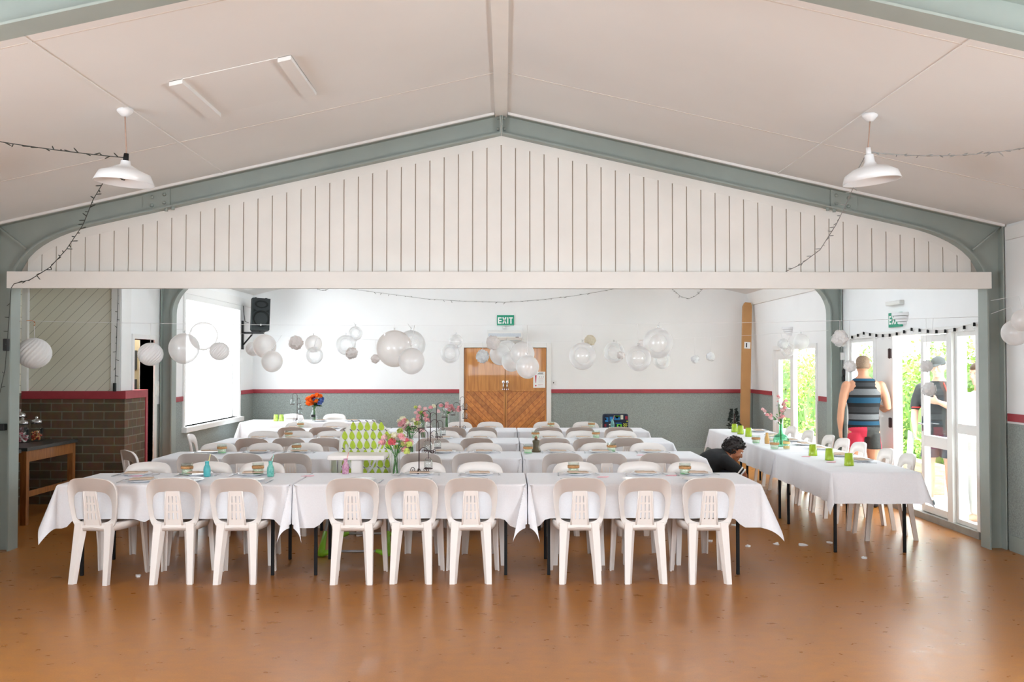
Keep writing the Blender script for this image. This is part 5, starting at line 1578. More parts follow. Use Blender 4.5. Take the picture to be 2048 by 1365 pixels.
# little milk bottles with straws
def bottle(px, py, color, label, straw=None, mott=None, h=.13, yfix=None):
    p = onrow(px, py)
    t = thing('glass_bottle', label, 'bottle', p, 'small coloured glass bottles')
    m_ = mat('bottle_' + label.split()[0], color, .15, alpha=.72, coat=.5, noise=(60, .6, mott) if mott else (10, .05))
    m = MB(); k = h / .13; m.lathe([(0, .001), (.026, .001), (.029, .008), (.030, .06), (.026, .08), (.016, .10), (.017, .125), (.019, .13), (.014, .13), (.013, .10), (0, .01)], 20, c=p); m.build('bottle_body', m_, t)
    if straw:
        m = MB(); m.tube([p + Vector((0, 0, .012)), p + Vector((.006, 0, .10)), p + Vector((.026, .004, .185))], .0035, 6); s_ = m.build('straw', straw, t)
M_straw = mat('yellow_straw', rgb(232, 222, 150), .7, noise=(10, .05)); M_strawb = mat('aqua_straw', rgb(170, 220, 210), .7, noise=(90, .4)); M_strawr = mat('pink_straw', rgb(236, 160, 160), .7, noise=(90, .4))
bottle(414, 954, rgb(70, 190, 196), 'aqua glass bottle with a yellow straw, front row', M_straw)
bottle(541, 954, rgb(130, 214, 200), 'mottled aqua bottle with striped straw, front row', M_strawb, rgb(70, 170, 160))
bottle(691, 948, rgb(232, 190, 214), 'pink glass bottle with pink straw before the high chair', M_strawr, rgb(190, 110, 150))
bottle(1225, 853, rgb(150, 222, 214), 'blue green bottle with red striped straw before the booster seat', M_strawr, rgb(60, 90, 90))
bottle(1534, 888, rgb(220, 168, 84), 'amber glass bottle on right table row', None, None, .1)
for px, py, lb, cc in ((1541, 883, 'short clear candle jar behind the amber bottle', rgb(236, 226, 200)), (1573, 899, 'yellow banded candle jar right of the green demijohn', rgb(238, 206, 130))):
    p = on(px, py, ZT); t = thing('candle_jar', lb, 'candle', p, 'candle jars on the right table')
    m = MB(); m.lathe([(0, .001), (.036, .001), (.038, .01), (.038, .10), (.036, .10), (.035, .01), (0, .006)], 18, c=p); m.build('jar', M_glass, t)
    m = MB(); m.lathe([(0, .008), (.034, .008), (.034, .035), (0, .036)], 16, c=p); m.build('wax', mat('wax_' + str(px), cc, .6, noise=(9, .05)), t)
    m = MB(); m.lathe([(.0385, .06), (.0395, .06), (.0395, .085), (.0385, .085)], 18, c=p); m.build('ribbon', mat('ribbon_' + str(px), cc, .7, noise=(9, .1)), t)
# lime tumblers and paper cups
M_limeg = mat('lime_glass', rgb(176, 206, 44), .2, alpha=.82, coat=.5, noise=(22, .18))
def tumbler(p, label, s=1.0, m_=None, grp='lime green glass tumblers', cat='glass'):
    t = thing('glass_tumbler', label, cat, p, grp)
    m = MB(); m.lathe([(0, .001), (.044 * s, .001), (.043 * s, .02), (.036 * s, .115 * s), (.034 * s, .115 * s), (.040 * s, .012), (0, .008)], 18, c=p); m.build('tumbler_wall', m_ or M_limeg, t)
    return t
for i, (px, py) in enumerate(((1469, 865), (1481, 869), (1497, 874), (1626, 912), (1659, 921), (1698, 932))):
    tumbler(on(px, py, ZT), 'lime green glass tumbler on right table row, %s' % ordinal(i, 6, ('from the far end', 'farthest from the camera', 'nearest the camera')))
M_cupp = mat('lime_print_cup', rgb(206, 220, 120), .7, noise=(26, .5, rgb(130, 180, 50)))
for px, lb in ((552, 'left one of two'), (563, 'right one of two')):
    p = at(px, 843, 15.62); p.z = ZT
    tumbler(p, 'green and yellow printed paper cup on the head table, ' + lb, .95, M_cupp, 'printed paper cups', 'cup')
# pepper mill
p = onrow(1072, 904); pmn = thing('pepper_mill', 'dark brown pepper mill on the second table row', 'pepper mill', p)
m = MB(); m.lathe([(0, 0), (.052, 0), (.050, .02), (.036, .05), (.034, .09), (.040, .115), (.036, .125), (.016, .135), (0, .135)], 20, c=p); m.build('mill_body', mat('dark_bottle_brown', rgb(84, 72, 44), .35, coat=.3, noise=(10, .2)), pmn)
m = MB(); m.lathe([(0, .135), (.014, .135), (.018, .15), (.010, .17), (0, .172)], 14, c=p); m.build('mill_knob', M_rimu, pmn)

# flowers
M_stemg = mat('flower_stem', rgb(64, 130, 52), .6, noise=(20, .3)); M_leafd = mat('bouquet_leaf', rgb(38, 76, 44), .6, noise=(14, .3))
FC = {'pink': rgb(244, 178, 182), 'rose': rgb(232, 120, 128), 'cream': rgb(240, 236, 210), 'lime': rgb(206, 216, 120), 'white': rgb(246, 240, 240), 'orange': rgb(246, 116, 18), 'red': rgb(150, 24, 44), 'blue': rgb(84, 106, 170), 'blush': rgb(246, 206, 206)}
FM = {k: mat('petal_' + k, v, .7, noise=(40, .15)) for k, v in FC.items()}
def blossom(m, c, r_, g, petals=9):
    """ruffled head: petals fanned over an upper dome"""
    n = 30 if r_ < .035 else 44
    for k in range(n):
        a = 2.399963 * k; up = 1 - 1.55 * (k + .5) / n
        q = sqrt(max(0, 1 - up * up)); dd = Vector((q * cos(a), q * sin(a), up)); s_ = dd.orthogonal().normalized(); nn = dd.cross(s_)
        b = g.uniform(0, 6.28); u = s_ * cos(b) + nn * sin(b); w = dd.cross(u)
        L = r_ * g.uniform(.85, 1.1)
        m.add([c + dd * L * .35, c + dd * L * .8 + u * L * .36, c + dd * L * 1.0 + u * L * .16 + w * L * .14, c + dd * L * .98 - u * L * .16 + w * L * .10, c + dd * L * .8 - u * L * .36], [(0, 1, 2, 3, 4)], 0, True)
    m.ball(c, r_ * .62, 10, 7)
def bunch(p, z0, zneck, specs, label, seed, leaf=10, stemw=.028, leafm=None, leaflen=.05):
    t = thing('flower_bunch', label, 'flowers', (p.x, p.y, z0), 'bunches of flowers on the tables')
    g = random.Random(seed)
    for (dx, dy, z, r_, c) in specs:
        h_ = Vector((p.x + dx, p.y + dy, z))
        a = g.uniform(0, 6.28)
        q = Vector((p.x + stemw * cos(a) * .8, p.y + stemw * sin(a) * .8, z0)); n_ = Vector((p.x + max(-.02, min(.02, dx * .15)) * min(1, stemw / .02), p.y + max(-.02, min(.02, dy * .15)) * min(1, stemw / .02), zneck))
        m = MB(); m.tube([q, n_, n_.lerp(h_, .6) + Vector((0, 0, .02)), h_], .0022, 5); m.build('stem', M_stemg, t)
        m = MB(); blossom(m, h_, r_, g); m.build('blossom', FM[c], t)
    m = MB()
    for i in range(leaf):
        a = g.uniform(0, 6.28); z = zneck + g.uniform(.035, .11); b = Vector((p.x + g.uniform(-.04, .04), p.y + g.uniform(-.04, .04), z)); dd = Vector((cos(a), sin(a), g.uniform(-.3, .8))).normalized(); s_ = dd.orthogonal().normalized()
        L = g.uniform(.7, 1.2) * leaflen
        m.add([b, b + dd * L * .5 + s_ * L * .16, b + dd * L, b + dd * L * .5 - s_ * L * .16], [(0, 1, 2, 3)])
    m.build('leaf', leafm or M_stemg, t)
    return t
def vase(p, r_, h_, label, m_=None, neck=None):
    t = thing('glass_vase', label, 'vase', p, 'glass flower vases')
    pr = [(0, .001), (r_ * .92, .001), (r_, .012), (r_, h_ * .9), (r_ * 1.02, h_), (r_ * .96, h_), (r_ * .93, .014), (0, .010)]
    if neck: pr = [(0, .001), (r_ * .92, .001), (r_, .012), (r_, h_ * .55), (neck, h_ * .78), (neck, h_ * .96), (neck * 1.25, h_), (neck * .9, h_), (neck * .85, h_ * .76), (r_ * .93, h_ * .52), (r_ * .93, .014), (0, .010)]
    m = MB(); m.lathe(pr, 22, c=p); m.build('vase_wall', m_ or M_glass, t)
    return t
def carnations(p, z0, n, seed, spread, zlo, zhi, shift=0.0, cols=('pink', 'rose', 'pink', 'lime', 'cream', 'blush')):
    g = random.Random(seed)
    return [(g.uniform(-spread, spread) + shift, g.uniform(-.07, .07), z0 + g.uniform(zlo, zhi), g.uniform(.024, .037), g.choice(cols)) for _ in range(n)]
p = on(791, 951, ZT); vase(p, .036, .19, 'straight glass vase of carnations beside the high chair, front row')
bunch(p, ZT + .015, ZT + .18, carnations(p, ZT, 17, 1, .125, .20, .36), 'pink and cream carnations in the front row vase', 2, 22)
p = at(822, 900, 10.02); p.z = ZT; vase(p, .045, .18, 'glass jar vase of pink flowers, second table row', None, .03)
bunch(p, ZT + .015, ZT + .18, carnations(p, ZT, 16, 3, .14, .20, .36, .0), 'pink flowers in the second row jar vase', 4, 26)
p = at(846, 876, 11.98); p.z = ZT; vase(p, .040, .2, 'glass vase of pale blossoms, third table row')
bunch(p, ZT + .015, ZT + .19, carnations(p, ZT, 16, 8, .17, .22, .42, .03, ('blush', 'lime', 'cream', 'pink')), 'pale pink and lime blossoms in the third row vase', 9, 24)
p = at(893, 856, 13.72); p.z = ZT; vase(p, .040, .23, 'glass vase of pink carnations, fourth table row')
bunch(p, ZT + .015, ZT + .22, carnations(p, ZT, 18, 11, .16, .26, .38, .02, ('pink', 'blush', 'white', 'pink')), 'pink and white carnations in the fourth row vase by the doors', 12, 16)
# orange bouquet
p = at(628, 846, 15.55); p.z = ZT; vt = vase(p, .058, .22, 'milk bottle vase with black label on the head table', None, .034)
m = MB(); m.box(p.x - .035, p.x + .035, p.y - .062, p.y - .058, ZT + .075, ZT + .115); m.build('black_label', M_dark, vt)
bunch(p, ZT + .015, ZT + .22, [(-.075, -.05, ZT + .36, .062, 'orange'), (-.055, -.06, ZT + .30, .066, 'orange'), (-.02, -.02, ZT + .40, .045, 'orange'), (.05, -.03, ZT + .42, .05, 'orange'), (.10, .0, ZT + .41, .04, 'orange'), (.045, -.06, ZT + .33, .045, 'orange'),
      (.02, .02, ZT + .41, .04, 'red'), (.0, -.04, ZT + .38, .035, 'red'), (.115, -.03, ZT + .34, .05, 'blue'), (.10, -.06, ZT + .30, .045, 'blue'), (.13, .0, ZT + .37, .035, 'blue'), (.02, -.06, ZT + .36, .03, 'blue')],
      'bouquet of orange, red and blue flowers on the head table', 21, 60, .03, M_leafd, .13)
# green demijohn with blossom branches
p = on(1562, 893, ZT); t = thing('glass_demijohn', 'green glass demijohn holding blossom branches on right table row', 'vase', p, 'glass flower vases')
m = MB(); m.lathe([(0, .001), (.07, .001), (.085, .02), (.088, .08), (.07, .12), (.025, .15), (.018, .24), (.023, .25), (.015, .25), (.014, .24), (.02, .15), (.065, .118), (.082, .08), (.078, .02), (0, .012)], 24, c=p); m.build('vase_wall', thin_glass('green_glass', (.62, .88, .74, 1), .25), t)
g = random.Random(31)
sp_ = []
for bx_, bz in ((-.20, .40), (-.13, .33), (-.03, .55), (.02, .44), (.06, .50), (.0, .34)):
    for k in range(6):
        f = .55 + .45 * k / 5
        sp_.append((bx_ * f + g.uniform(-.02, .02), g.uniform(-.04, .04), ZT + .22 + (bz - .20) * f + g.uniform(-.015, .015), g.uniform(.014, .026), g.choice(('blush', 'white', 'pink'))))
bunch(p, ZT + .02, ZT + .24, sp_, 'pale pink blossom branches in the green demijohn', 32, 14, .006)
# wrought iron stands with hanging tealight jars
def spiral(c, r0, turns, sx, n=26):
    return [c + Vector((sx * (r0 * (1 - i/n) * cos(turns * 2*pi * i/n - pi/2)), 0, r0 * (1 - i/n) * sin(turns * 2*pi*i/n - pi/2))) for i in range(n)]
def stand(p, H, rz, label, mirror=1, hooks=((-1, 1.0, .10), (1, .78, .09), (1, .52, .08))):
    t = thing('candle_stand', label, 'candle stand', p, 'wrought iron candle stands')
    Mz = Matrix.Translation(p) @ Matrix.Rotation(rz, 4, 'Z')
    V = lambda x, z, y=0: Mz @ Vector((x * mirror, y, z))
    m = MB(); m.tube([V(0, .02), V(0, H * .97)], .0048, 8); m.ball(V(0, H * .97), .007, 8, 6); m.build('pole', M_iron, t)
    for k in range(3):
        a = 2*pi*k/3 + .5
        S = spiral(Vector((.062, 0, .032)), .031, 1.6, 1)
        pts = [Vector((0, 0, .05)), Vector((.03, 0, .006))] + S
        m = MB(); Mk = Mz @ Matrix.Rotation(a, 4, 'Z'); m.tube([Mk @ q for q in pts], .0032, 6); m.build('scroll_foot', M_iron, t)
    for s, f, r_ in hooks:
        zb = H * f; m = MB()
        pts = [V(0, zb - .06)] + [V(s * r_ * .5 * (1 - cos(u)), zb - .03 + .05 * sin(u)) for u in [pi * i / 10 for i in range(0, 11)]] + [V(s * r_, zb - .075)]
        m.tube(pts, .0032, 6); hk = m.build('hook', M_iron, t)
        c = V(s * r_, zb - .16)
        m = MB(); m.lathe([(0, .0), (.032, .0), (.036, .012), (.036, .058), (.030, .07), (.030, .08), (.028, .08), (.028, .07), (.034, .056), (.033, .013), (0, .006)], 18, c=c); j = m.build('jar', M_jar, t)
        m = MB(); m.lathe([(.0, -.004), (.036, -.004), (.037, .004), (.034, .004), (0, .0)], 18, c=c); m.build('jar_rim', M_iron, j)
        m = MB(); m.tube([c + Vector((-.03, 0, .075)), c + Vector((-.015, 0, .092)), V(s * r_, zb - .072), c + Vector((.015, 0, .092)), c + Vector((.03, 0, .075))], .0016, 5); m.build('wire_handle', M_iron, j)
    return t
p = on(838, 949, ZT); stand(p, .40, 0, 'wrought iron candle stand with hanging jars, front table row', 1, ((-1, .97, .10), (1, .90, .075), (1, .52, .08)))
p = at(861, 898, 9.85); p.z = ZT; stand(p, .44, .5, 'wrought iron candle stand with hanging jars, second table row', 1)
p = at(873, 878, 11.8); p.z = ZT; stand(p, .44, .2, 'wrought iron candle stand with hanging jars, third table row', 1, ((1, 1.0, .10), (-1, .72, .09), (1, .5, .08)))
p = at(920, 858, 13.6); p.z = ZT; stand(p, .43, 0, 'wrought iron candle stand in front of the oak doors', 1, ((-1, .86, .10), (1, 1.05, .07), (1, .75, .07)))
p = at(594, 846, 15.6); p.z = ZT; stand(p, .44, 0, 'wrought iron candle stand with hanging jars beside the orange bouquet', 1, ((-1, 1.0, .075), (1, .82, .05), (1, .62, .05)))
# pink scraps on the cloths and paper scraps on the floor
g = random.Random(12)
for px, py, lb in ((270, 953, 'left end of the front row'), (614, 953, 'beside the left seam of front row'), (1205, 955, 'front row right of seam'), (1282, 911, 'second row near its right end'), (1662, 925, 'right table row between two tumblers'), (1612, 914, 'right table row behind a tumbler'), (1342, 952, 'front row before the rightmost tealight')):
    p = on(px, py, ZT + .001); m = MB()
    m.add([(p.x - .05, p.y - .01, p.z + .002), (p.x + .03, p.y - .03, p.z + .002), (p.x + .055, p.y + .02, p.z + .005), (p.x - .02, p.y + .03, p.z + .003), (p.x - .05, p.y - .01, p.z), (p.x + .03, p.y - .03, p.z), (p.x + .055, p.y + .02, p.z), (p.x - .02, p.y + .03, p.z)], [(0, 1, 2, 3), (7, 6, 5, 4), (0, 4, 5, 1), (1, 5, 6, 2), (2, 6, 7, 3), (3, 7, 4, 0)])
    tag(m.build('paper_strip', M_napp, None, p), 'small pink paper strip on the cloth, ' + lb, 'paper', 'pink paper strips')
for px, py, lb in ((1495, 1094, 'just right of the front row leg'), (1553, 1090, 'right of the front cloth corner'), (1606, 1092, 'longer one between the table rows'), (1660, 1087, 'beside the right table leg'), (1728, 1118, 'nearest the camera, under right table end'), (276, 1154, 'left, beside the second front chair'), (1420, 1084, 'under the rightmost front chair'), (1468, 1052, 'under the front cloth end')):
    p = on(px, py, 0); m = MB(); k = 1.7 if 'longer' in lb else 1
    top = []
    for i in range(9):
        a = 2*pi*i/9; r_ = g.uniform(.018, .034); top.append((p.x + r_ * k * cos(a), p.y + r_ * 1.2 * sin(a)))
    m.add([(a, b, .001) for a, b in top] + [(a, b, g.uniform(.004, .018)) for a, b in top] + [(p.x, p.y, .016)], [(i, (i+1) % 9, 9 + (i+1) % 9, 9 + i) for i in range(9)] + [(9 + i, 9 + (i+1) % 9, 18) for i in range(9)] + [list(range(9))[::-1]])
    tag(m.build('paper_scrap', M_tissue, None, (p.x, p.y, 0)), 'white paper scrap on the floor, ' + lb, 'paper scrap', 'paper scraps on the floor')
# ------------------------------------------------------------------ people
M_skin = mat('skin', rgb(208, 152, 120), .55, sss=.08, noise=(5, .05))
M_skin2 = mat('fair_skin', rgb(214, 166, 142), .55, sss=.08, noise=(5, .05))
M_skin3 = mat('tan_skin', rgb(176, 112, 78), .5, sss=.06, noise=(5, .06))
M_eye = mat('eye_white', rgb(236, 232, 228), .25, noise=(9, .01)); M_iris = mat('eye_dark', rgb(44, 30, 24), .2, noise=(9, .05)); M_lip = mat('lip', rgb(190, 110, 100), .5, noise=(9, .05))
def V3(*a): return Vector(a)
class Pose:
    """joints in local space: x to the person's right, y forwards, z up"""
    pass
def hand(m, wrist, d, palm_n, curl, thumb_side, s=1.0):
    """palm, four fingers and a thumb; d: direction of the hand, palm_n: where the palm faces"""
    d = Vector(d).normalized(); n = Vector(palm_n); n = (n - d * n.dot(d)).normalized(); side = d.cross(n) * thumb_side
    w = Vector(wrist)
    L = .095 * s
    m.loft([(w - d*.02, side*.027*s, n*.021*s), (w + d*.02*s, side*.034*s, n*.019*s), (w + d*L*.6, side*.042*s, n*.017*s), (w + d*L, side*.042*s, n*.014*s), (w + d*(L + .008), side*.034*s, n*.008*s)], 16)
    for k, (o, ln) in enumerate(((.031, .074), (.0105, .082), (-.0105, .077), (-.030, .060))):
        b = w + d * (L - .006) + side * o * s
        p = [b]; dirv = d.copy(); c = curl * (1 + .12 * k)
        for seg in (.44, .32, .26):
            dirv = (Quaternion(n.cross(d) * -1, -c) @ dirv) if False else (dirv * cos(c) + n * sin(c)).normalized()
            n2 = n
            p.append(p[-1] + dirv * ln * seg * s)
        m.limb(p, [.0098*s, .0092*s, .0085*s, .0072*s], 10)
    b = w + d * .025 * s + side * .030 * s
    t1 = b + (d * .55 + side * .75 + n * .25).normalized() * .036 * s; t2 = t1 + (d * .85 + side * .25 + n * .4).normalized() * .030 * s; t3 = t2 + (d * .9 + n * .45).normalized() * .022 * s
    m.limb([b, t1, t2, t3], [.014*s, .0115*s, .0105*s, .0085*s], 10)
def foot(m, ankle, fwd, s=1.0, w=1.0):
    a = Vector(ankle); f = Vector(fwd).normalized(); sd = f.cross(Vector((0, 0, 1)))
    z = Vector((0, 0, 1)); g = Vector((a.x, a.y, 0))
    m.loft([(g - f*.075 + z*.035, sd*.02*w, z*.025), (g - f*.055 + z*.042, sd*.034*w, z*.04), (g - f*.0 + z*.050, sd*.036*w, z*.05), (g + f*.07 + z*.040, sd*.042*w, z*.038), (g + f*.13 + z*.028, sd*.047*w, z*.027), (g + f*.175 + z*.022, sd*.036*w, z*.021), (g + f*.195 + z*.018, sd*.015*w, z*.012)], 16)
def head(m, c, fwd, up, s=1.0):
    """skull, jaw, nose, brow, lips, ears; returns a frame"""
    c = Vector(c); f = Vector(fwd).normalized(); u = Vector(up); u = (u - f * u.dot(f)).normalized(); r = f.cross(u)
    P = lambda a, b, d_: c + (r * a + f * b + u * d_) * s
    def sec(z, fy, by, rx):   # front, back extents
        return (P(0, (fy - by) / 2, z), r * rx * s, f * (fy + by) / 2 * s)
    m.loft([sec(-.118, .078, -.045, .018), sec(-.108, .084, -.015, .034), sec(-.085, .085, .03, .050), sec(-.055, .084, .065, .062), sec(-.02, .086, .086, .068), sec(.015, .088, .098, .073), sec(.05, .088, .102, .076), sec(.08, .076, .092, .070), sec(.102, .052, .068, .052), sec(.116, .022, .034, .026), sec(.120, .006, .01, .007)], 24)
    m.limb([P(0, .084, .022), P(0, .098, -.008), P(0, .106, -.026)], [.008*s, .011*s, .014*s], 10)
    for q in (-1, 1):
        m.limb([P(q*.014, .090, -.030), P(q*.012, .094, -.031)], [.009*s, .008*s], 8)
        m.limb([P(q*.012, .090, .030), P(q*.034, .088, .034), P(q*.052, .072, .026)], [.007*s, .009*s, .007*s], 8)     # brow
        m.limb([P(q*.040, .066, -.022), P(q*.048, .056, -.040)], [.022*s, .018*s], 10)                                  # cheek
        m.loft([(P(q*.070, -.012, -.022), f*.008*s, u*.012*s), (P(q*.077, -.016, -.008), f*.016*s, u*.026*s), (P(q*.084, -.024, .0), f*.018*s, u*.030*s), (P(q*.088, -.028, .002), f*.012*s, u*.022*s)], 14)   # ear
    m.limb([P(-.020, .086, -.062), P(0, .092, -.060), P(.020, .086, -.062)], [.006*s, .008*s, .006*s], 8)
    m.limb([P(-.016, .084, -.073), P(0, .089, -.073), P(.016, .084, -.073)], [.006*s, .0085*s, .006*s], 8)
    m.limb([P(0, .076, -.102), P(0, .080, -.100)], [.017*s, .012*s], 10)
    return P
def finish(m, name, material, parent, voxel=.009, smooth=3):
    """one continuous skin out of the overlapping pieces"""
    o = m.build(name, material, parent)
    bm = bmesh.new(); bm.from_mesh(o.data); bmesh.ops.recalc_face_normals(bm, faces=bm.faces); bm.to_mesh(o.data); bm.free()
    bake(o, [('REMESH', dict(mode='VOXEL', voxel_size=voxel, use_smooth_shade=True)), ('SMOOTH', dict(factor=.5, iterations=smooth))])
    for p in o.data.polygons: p.use_smooth = True
    return o
def face_parts(P, parent, skin_lip=True):
    m = MB()
    for q in (-1, 1): m.ball(P(q*.031, .076, .010), .0125, 12, 8)
    e = m.build('eye', M_eye, parent)
    m = MB()
    for q in (-1, 1): m.ball(P(q*.031, .0845, .010), .0062, 10, 6)
    m.build('iris', M_iris, e)
def torso_secs(secs, R_, F_):
    return [(Vector(c), R_ * a, F_ * b) for c, a, b in secs]
XV, YV, ZV = Vector((1, 0, 0)), Vector((0, 1, 0)), Vector((0, 0, 1))

# --- the man in the striped tank top, back to the camera
def stripes(name, bands, axis=2):
    m_ = mat(name, (0, 0, 0, 1), .85)
    nt = m_.node_tree; p = nt.nodes['Principled BSDF']
    tc = N(nt, 'ShaderNodeTexCoord'); sx = N(nt, 'ShaderNodeSeparateXYZ'); nt.links.new(tc.outputs['Object'], sx.inputs[0])
    rp = N(nt, 'ShaderNodeValToRGB'); rp.color_ramp.interpolation = 'CONSTANT'
    lo, hi = bands[0][0], bands[-1][0] + .1
    mr = N(nt, 'ShaderNodeMapRange'); mr.inputs[1].default_value = lo; mr.inputs[2].default_value = hi
    nt.links.new(sx.outputs[axis], mr.inputs[0]); nt.links.new(mr.outputs[0], rp.inputs['Fac'])
    el = rp.color_ramp.elements
    while len(el) > 1: el.remove(el[-1])
    for i, (z, c) in enumerate(bands):
        e = el[0] if i == 0 else el.new((z - lo) / (hi - lo))
        e.position = max(0, (z - lo) / (hi - lo)); e.color = c
    nz = N(nt, 'ShaderNodeTexNoise'); nz.inputs['Scale'].default_value = 60; nt.links.new(tc.outputs['Object'], nz.inputs['Vector'])
    mx = N(nt, 'ShaderNodeMix', data_type='RGBA', blend_type='MULTIPLY'); mx.inputs[0].default_value = .25
    nt.links.new(rp.outputs['Color'], mx.inputs[6]); nt.links.new(nz.outputs['Fac'], mx.inputs[7]); nt.links.new(mx.outputs[2], p.inputs['Base Color'])
    return m_
bk, cg, gy, tl = rgb(12, 13, 15), rgb(50, 53, 56), rgb(112, 115, 117), rgb(8, 72, 100)
M_tank = stripes('striped_jersey', [(.85, bk), (.955, tl), (1.0, bk), (1.02, gy), (1.08, bk), (1.10, cg), (1.165, bk), (1.21, tl), (1.275, bk), (1.305, gy), (1.375, bk), (1.405, cg), (1.45, bk), (1.468, tl)])
M1 = thing('person', 'man seen from behind in striped sleeveless top and red and black shorts', 'person', (4.21, 11.12, 0))
A1 = Matrix.Translation((4.21, 11.12, 0)) @ Matrix.Rotation(R(-6), 4, 'Z')
m = MB()
m.loft(torso_secs([((0, 0, .84), .150, .105), ((0, -.005, .92), .168, .118), ((0, 0, 1.02), .160, .112), ((0, .005, 1.12), .163, .112), ((0, .0, 1.24), .185, .122), ((0, -.005, 1.34), .200, .120), ((0, -.01, 1.41), .197, .102), ((0, -.01, 1.455), .168, .086), ((0, -.005, 1.49), .115, .073), ((0, .003, 1.52), .068, .063), ((0, .005, 1.54), .058, .060), ((0, .015, 1.60), .055, .060)], XV, YV), 24)
for s in (-1, 1):
    m.limb([(s*.09, .0, .88), (s*.105, .01, .66), (s*.108, .012, .49), (s*.11, -.012, .34), (s*.112, -.02, .08)], [.092, .078, .054, .056, .036], 14)
    foot(m, (s*.115, -.02, .0), (s*.25, 1, 0))
m.limb([(-.195, -.01, 1.41), (-.235, -.03, 1.29), (-.262, -.035, 1.15), (-.268, -.01, 1.02), (-.262, .02, .91)], [.058, .050, .041, .040, .027], 14)
hand(m, (-.262, .022, .90), (.06, .10, -1), (1, .1, 0), .45, -1)
m.limb([(.195, -.01, 1.41), (.24, -.03, 1.29), (.272, -.02, 1.16), (.262, .10, 1.13), (.235, .20, 1.16)], [.058, .050, .042, .038, .028], 14)
hand(m, (.232, .21, 1.165), (-.15, 1, .35), (-1, 0, .2), .6, 1)
P1 = head(m, (0, .02, 1.645), (.15, 1, -.06), (0, 0, 1))
m.xf(A1)
body = finish(m, 'body', M_skin, M1, .008)
f1 = lambda a, b, c: A1 @ P1(a, b, c)
face_parts(f1, M1)
M_buzz = mat('cropped_brown_hair', rgb(140, 118, 98), .8, noise=(120, .25))
def hair_cap(P, mt, parent, secs, name='hair', voxel=None):
    m = MB(); v = []
    n = 24; S = []
    for z, fy, by, rx in secs:
        c = P(0, (fy - by) / 2, z); S.append((c, P(rx, (fy - by)/2, z) - c, P(0, (fy - by)/2 + (fy + by)/2, z) - c))
    m.loft(S, n)
    return m
m = hair_cap(f1, M_buzz, M1, [(-.035, .015, .094, .0705), (.0, .050, .101, .0745), (.035, .070, .106, .0785), (.06, .082, .105, .0785), (.085, .074, .094, .071), (.106, .052, .068, .053), (.120, .022, .034, .026), (.124, .006, .01, .007)])
m.build('hair', M_buzz, M1)
m = MB()
m.loft(torso_secs([((0, 0, .895), .176, .124), ((0, 0, .94), .180, .130), ((0, 0, 1.02), .170, .122), ((0, .005, 1.12), .172, .121), ((0, .0, 1.24), .193, .131), ((0, -.005, 1.33), .198, .129), ((0, -.01, 1.39), .176, .115), ((0, -.012, 1.43), .158, .104), ((0, -.010, 1.46), .148, .093), ((0, -.007, 1.485), .126, .082), ((0, -.006, 1.498), .105, .076)], XV, YV), 32)
m.xf(A1)
tk = m.build('tank_top', M_tank, M1)
m = MB()
m.loft(torso_secs([((0, 0, .82), .160, .118), ((0, -.008, .90), .180, .134), ((0, 0, .955), .172, .124)], XV, YV), 24)
for s in (-1, 1): m.loft([((s*.088, .005, .86), (.092, 0, 0), (0, .125, 0)), ((s*.096, .0, .76), (.094, 0, 0), (0, .112, 0)), ((s*.108, .0, .675), (.096, 0, 0), (0, .108, 0))], 20)
m.xf(A1)
M_short = mat('black_shorts', rgb(54, 56, 54), .8, noise=(60, .12))
def _sh():
    nt = M_short.node_tree; p = nt.nodes['Principled BSDF']; src = p.inputs['Base Color'].links[0].from_socket
    tc = N(nt, 'ShaderNodeTexCoord'); sx = N(nt, 'ShaderNodeSeparateXYZ'); nt.links.new(tc.outputs['Object'], sx.inputs[0])
    l = math_node(nt, 'LESS_THAN', math_node(nt, 'ADD', sx.outputs[0], math_node(nt, 'MULTIPLY', sx.outputs[2], .0)), -.012)
    r2 = math_node(nt, 'GREATER_THAN', sx.outputs[0], .168)
    mx = N(nt, 'ShaderNodeMix', data_type='RGBA'); nt.links.new(math_node(nt, 'MAXIMUM', l, r2), mx.inputs[0]); nt.links.new(src, mx.inputs[6]); mx.inputs[7].default_value = rgb(200, 46, 72)
    nt.links.new(mx.outputs[2], p.inputs['Base Color'])
_sh()
finish(m, 'shorts', M_short, M1, .011, 2)
m = MB()
for s in (-1, 1):
    foot(m, (s*.115, -.02, .0), (s*.25, 1, 0), 1, 1.12)
m.xf(A1); m.build('shoe', mat('dark_shoe', rgb(50, 50, 54), .7, noise=(30, .2)), M1)

# --- the man in cap and black sports shirt outside
PX, PY = 5.16, 11.25
M2 = thing('person', 'man in dark cap and black shirt with red piping standing outside the terrace doors', 'person', (PX, PY, 0))
A2 = Matrix.Translation((PX, PY, -.04)) @ Matrix.Rotation(R(142), 4, 'Z')
m = MB()
m.loft(torso_secs([((0, 0, .86), .160, .118), ((0, .01, .95), .178, .135), ((0, .025, 1.06), .176, .145), ((0, .02, 1.18), .182, .14), ((0, .005, 1.30), .198, .13), ((0, 0, 1.40), .205, .115), ((0, -.01, 1.46), .16, .09), ((0, -.005, 1.50), .085, .07), ((0, .01, 1.55), .060, .062), ((0, .02, 1.62), .056, .06)], XV, YV), 24)
for s in (-1, 1):
    m.limb([(s*.095, 0, .90), (s*.11, .012, .68), (s*.115, .012, .50), (s*.118, -.014, .34), (s*.12, -.02, .08)], [.098, .082, .058, .062, .038], 14)
    foot(m, (s*.125, -.02, 0), (s*.3, 1, 0))
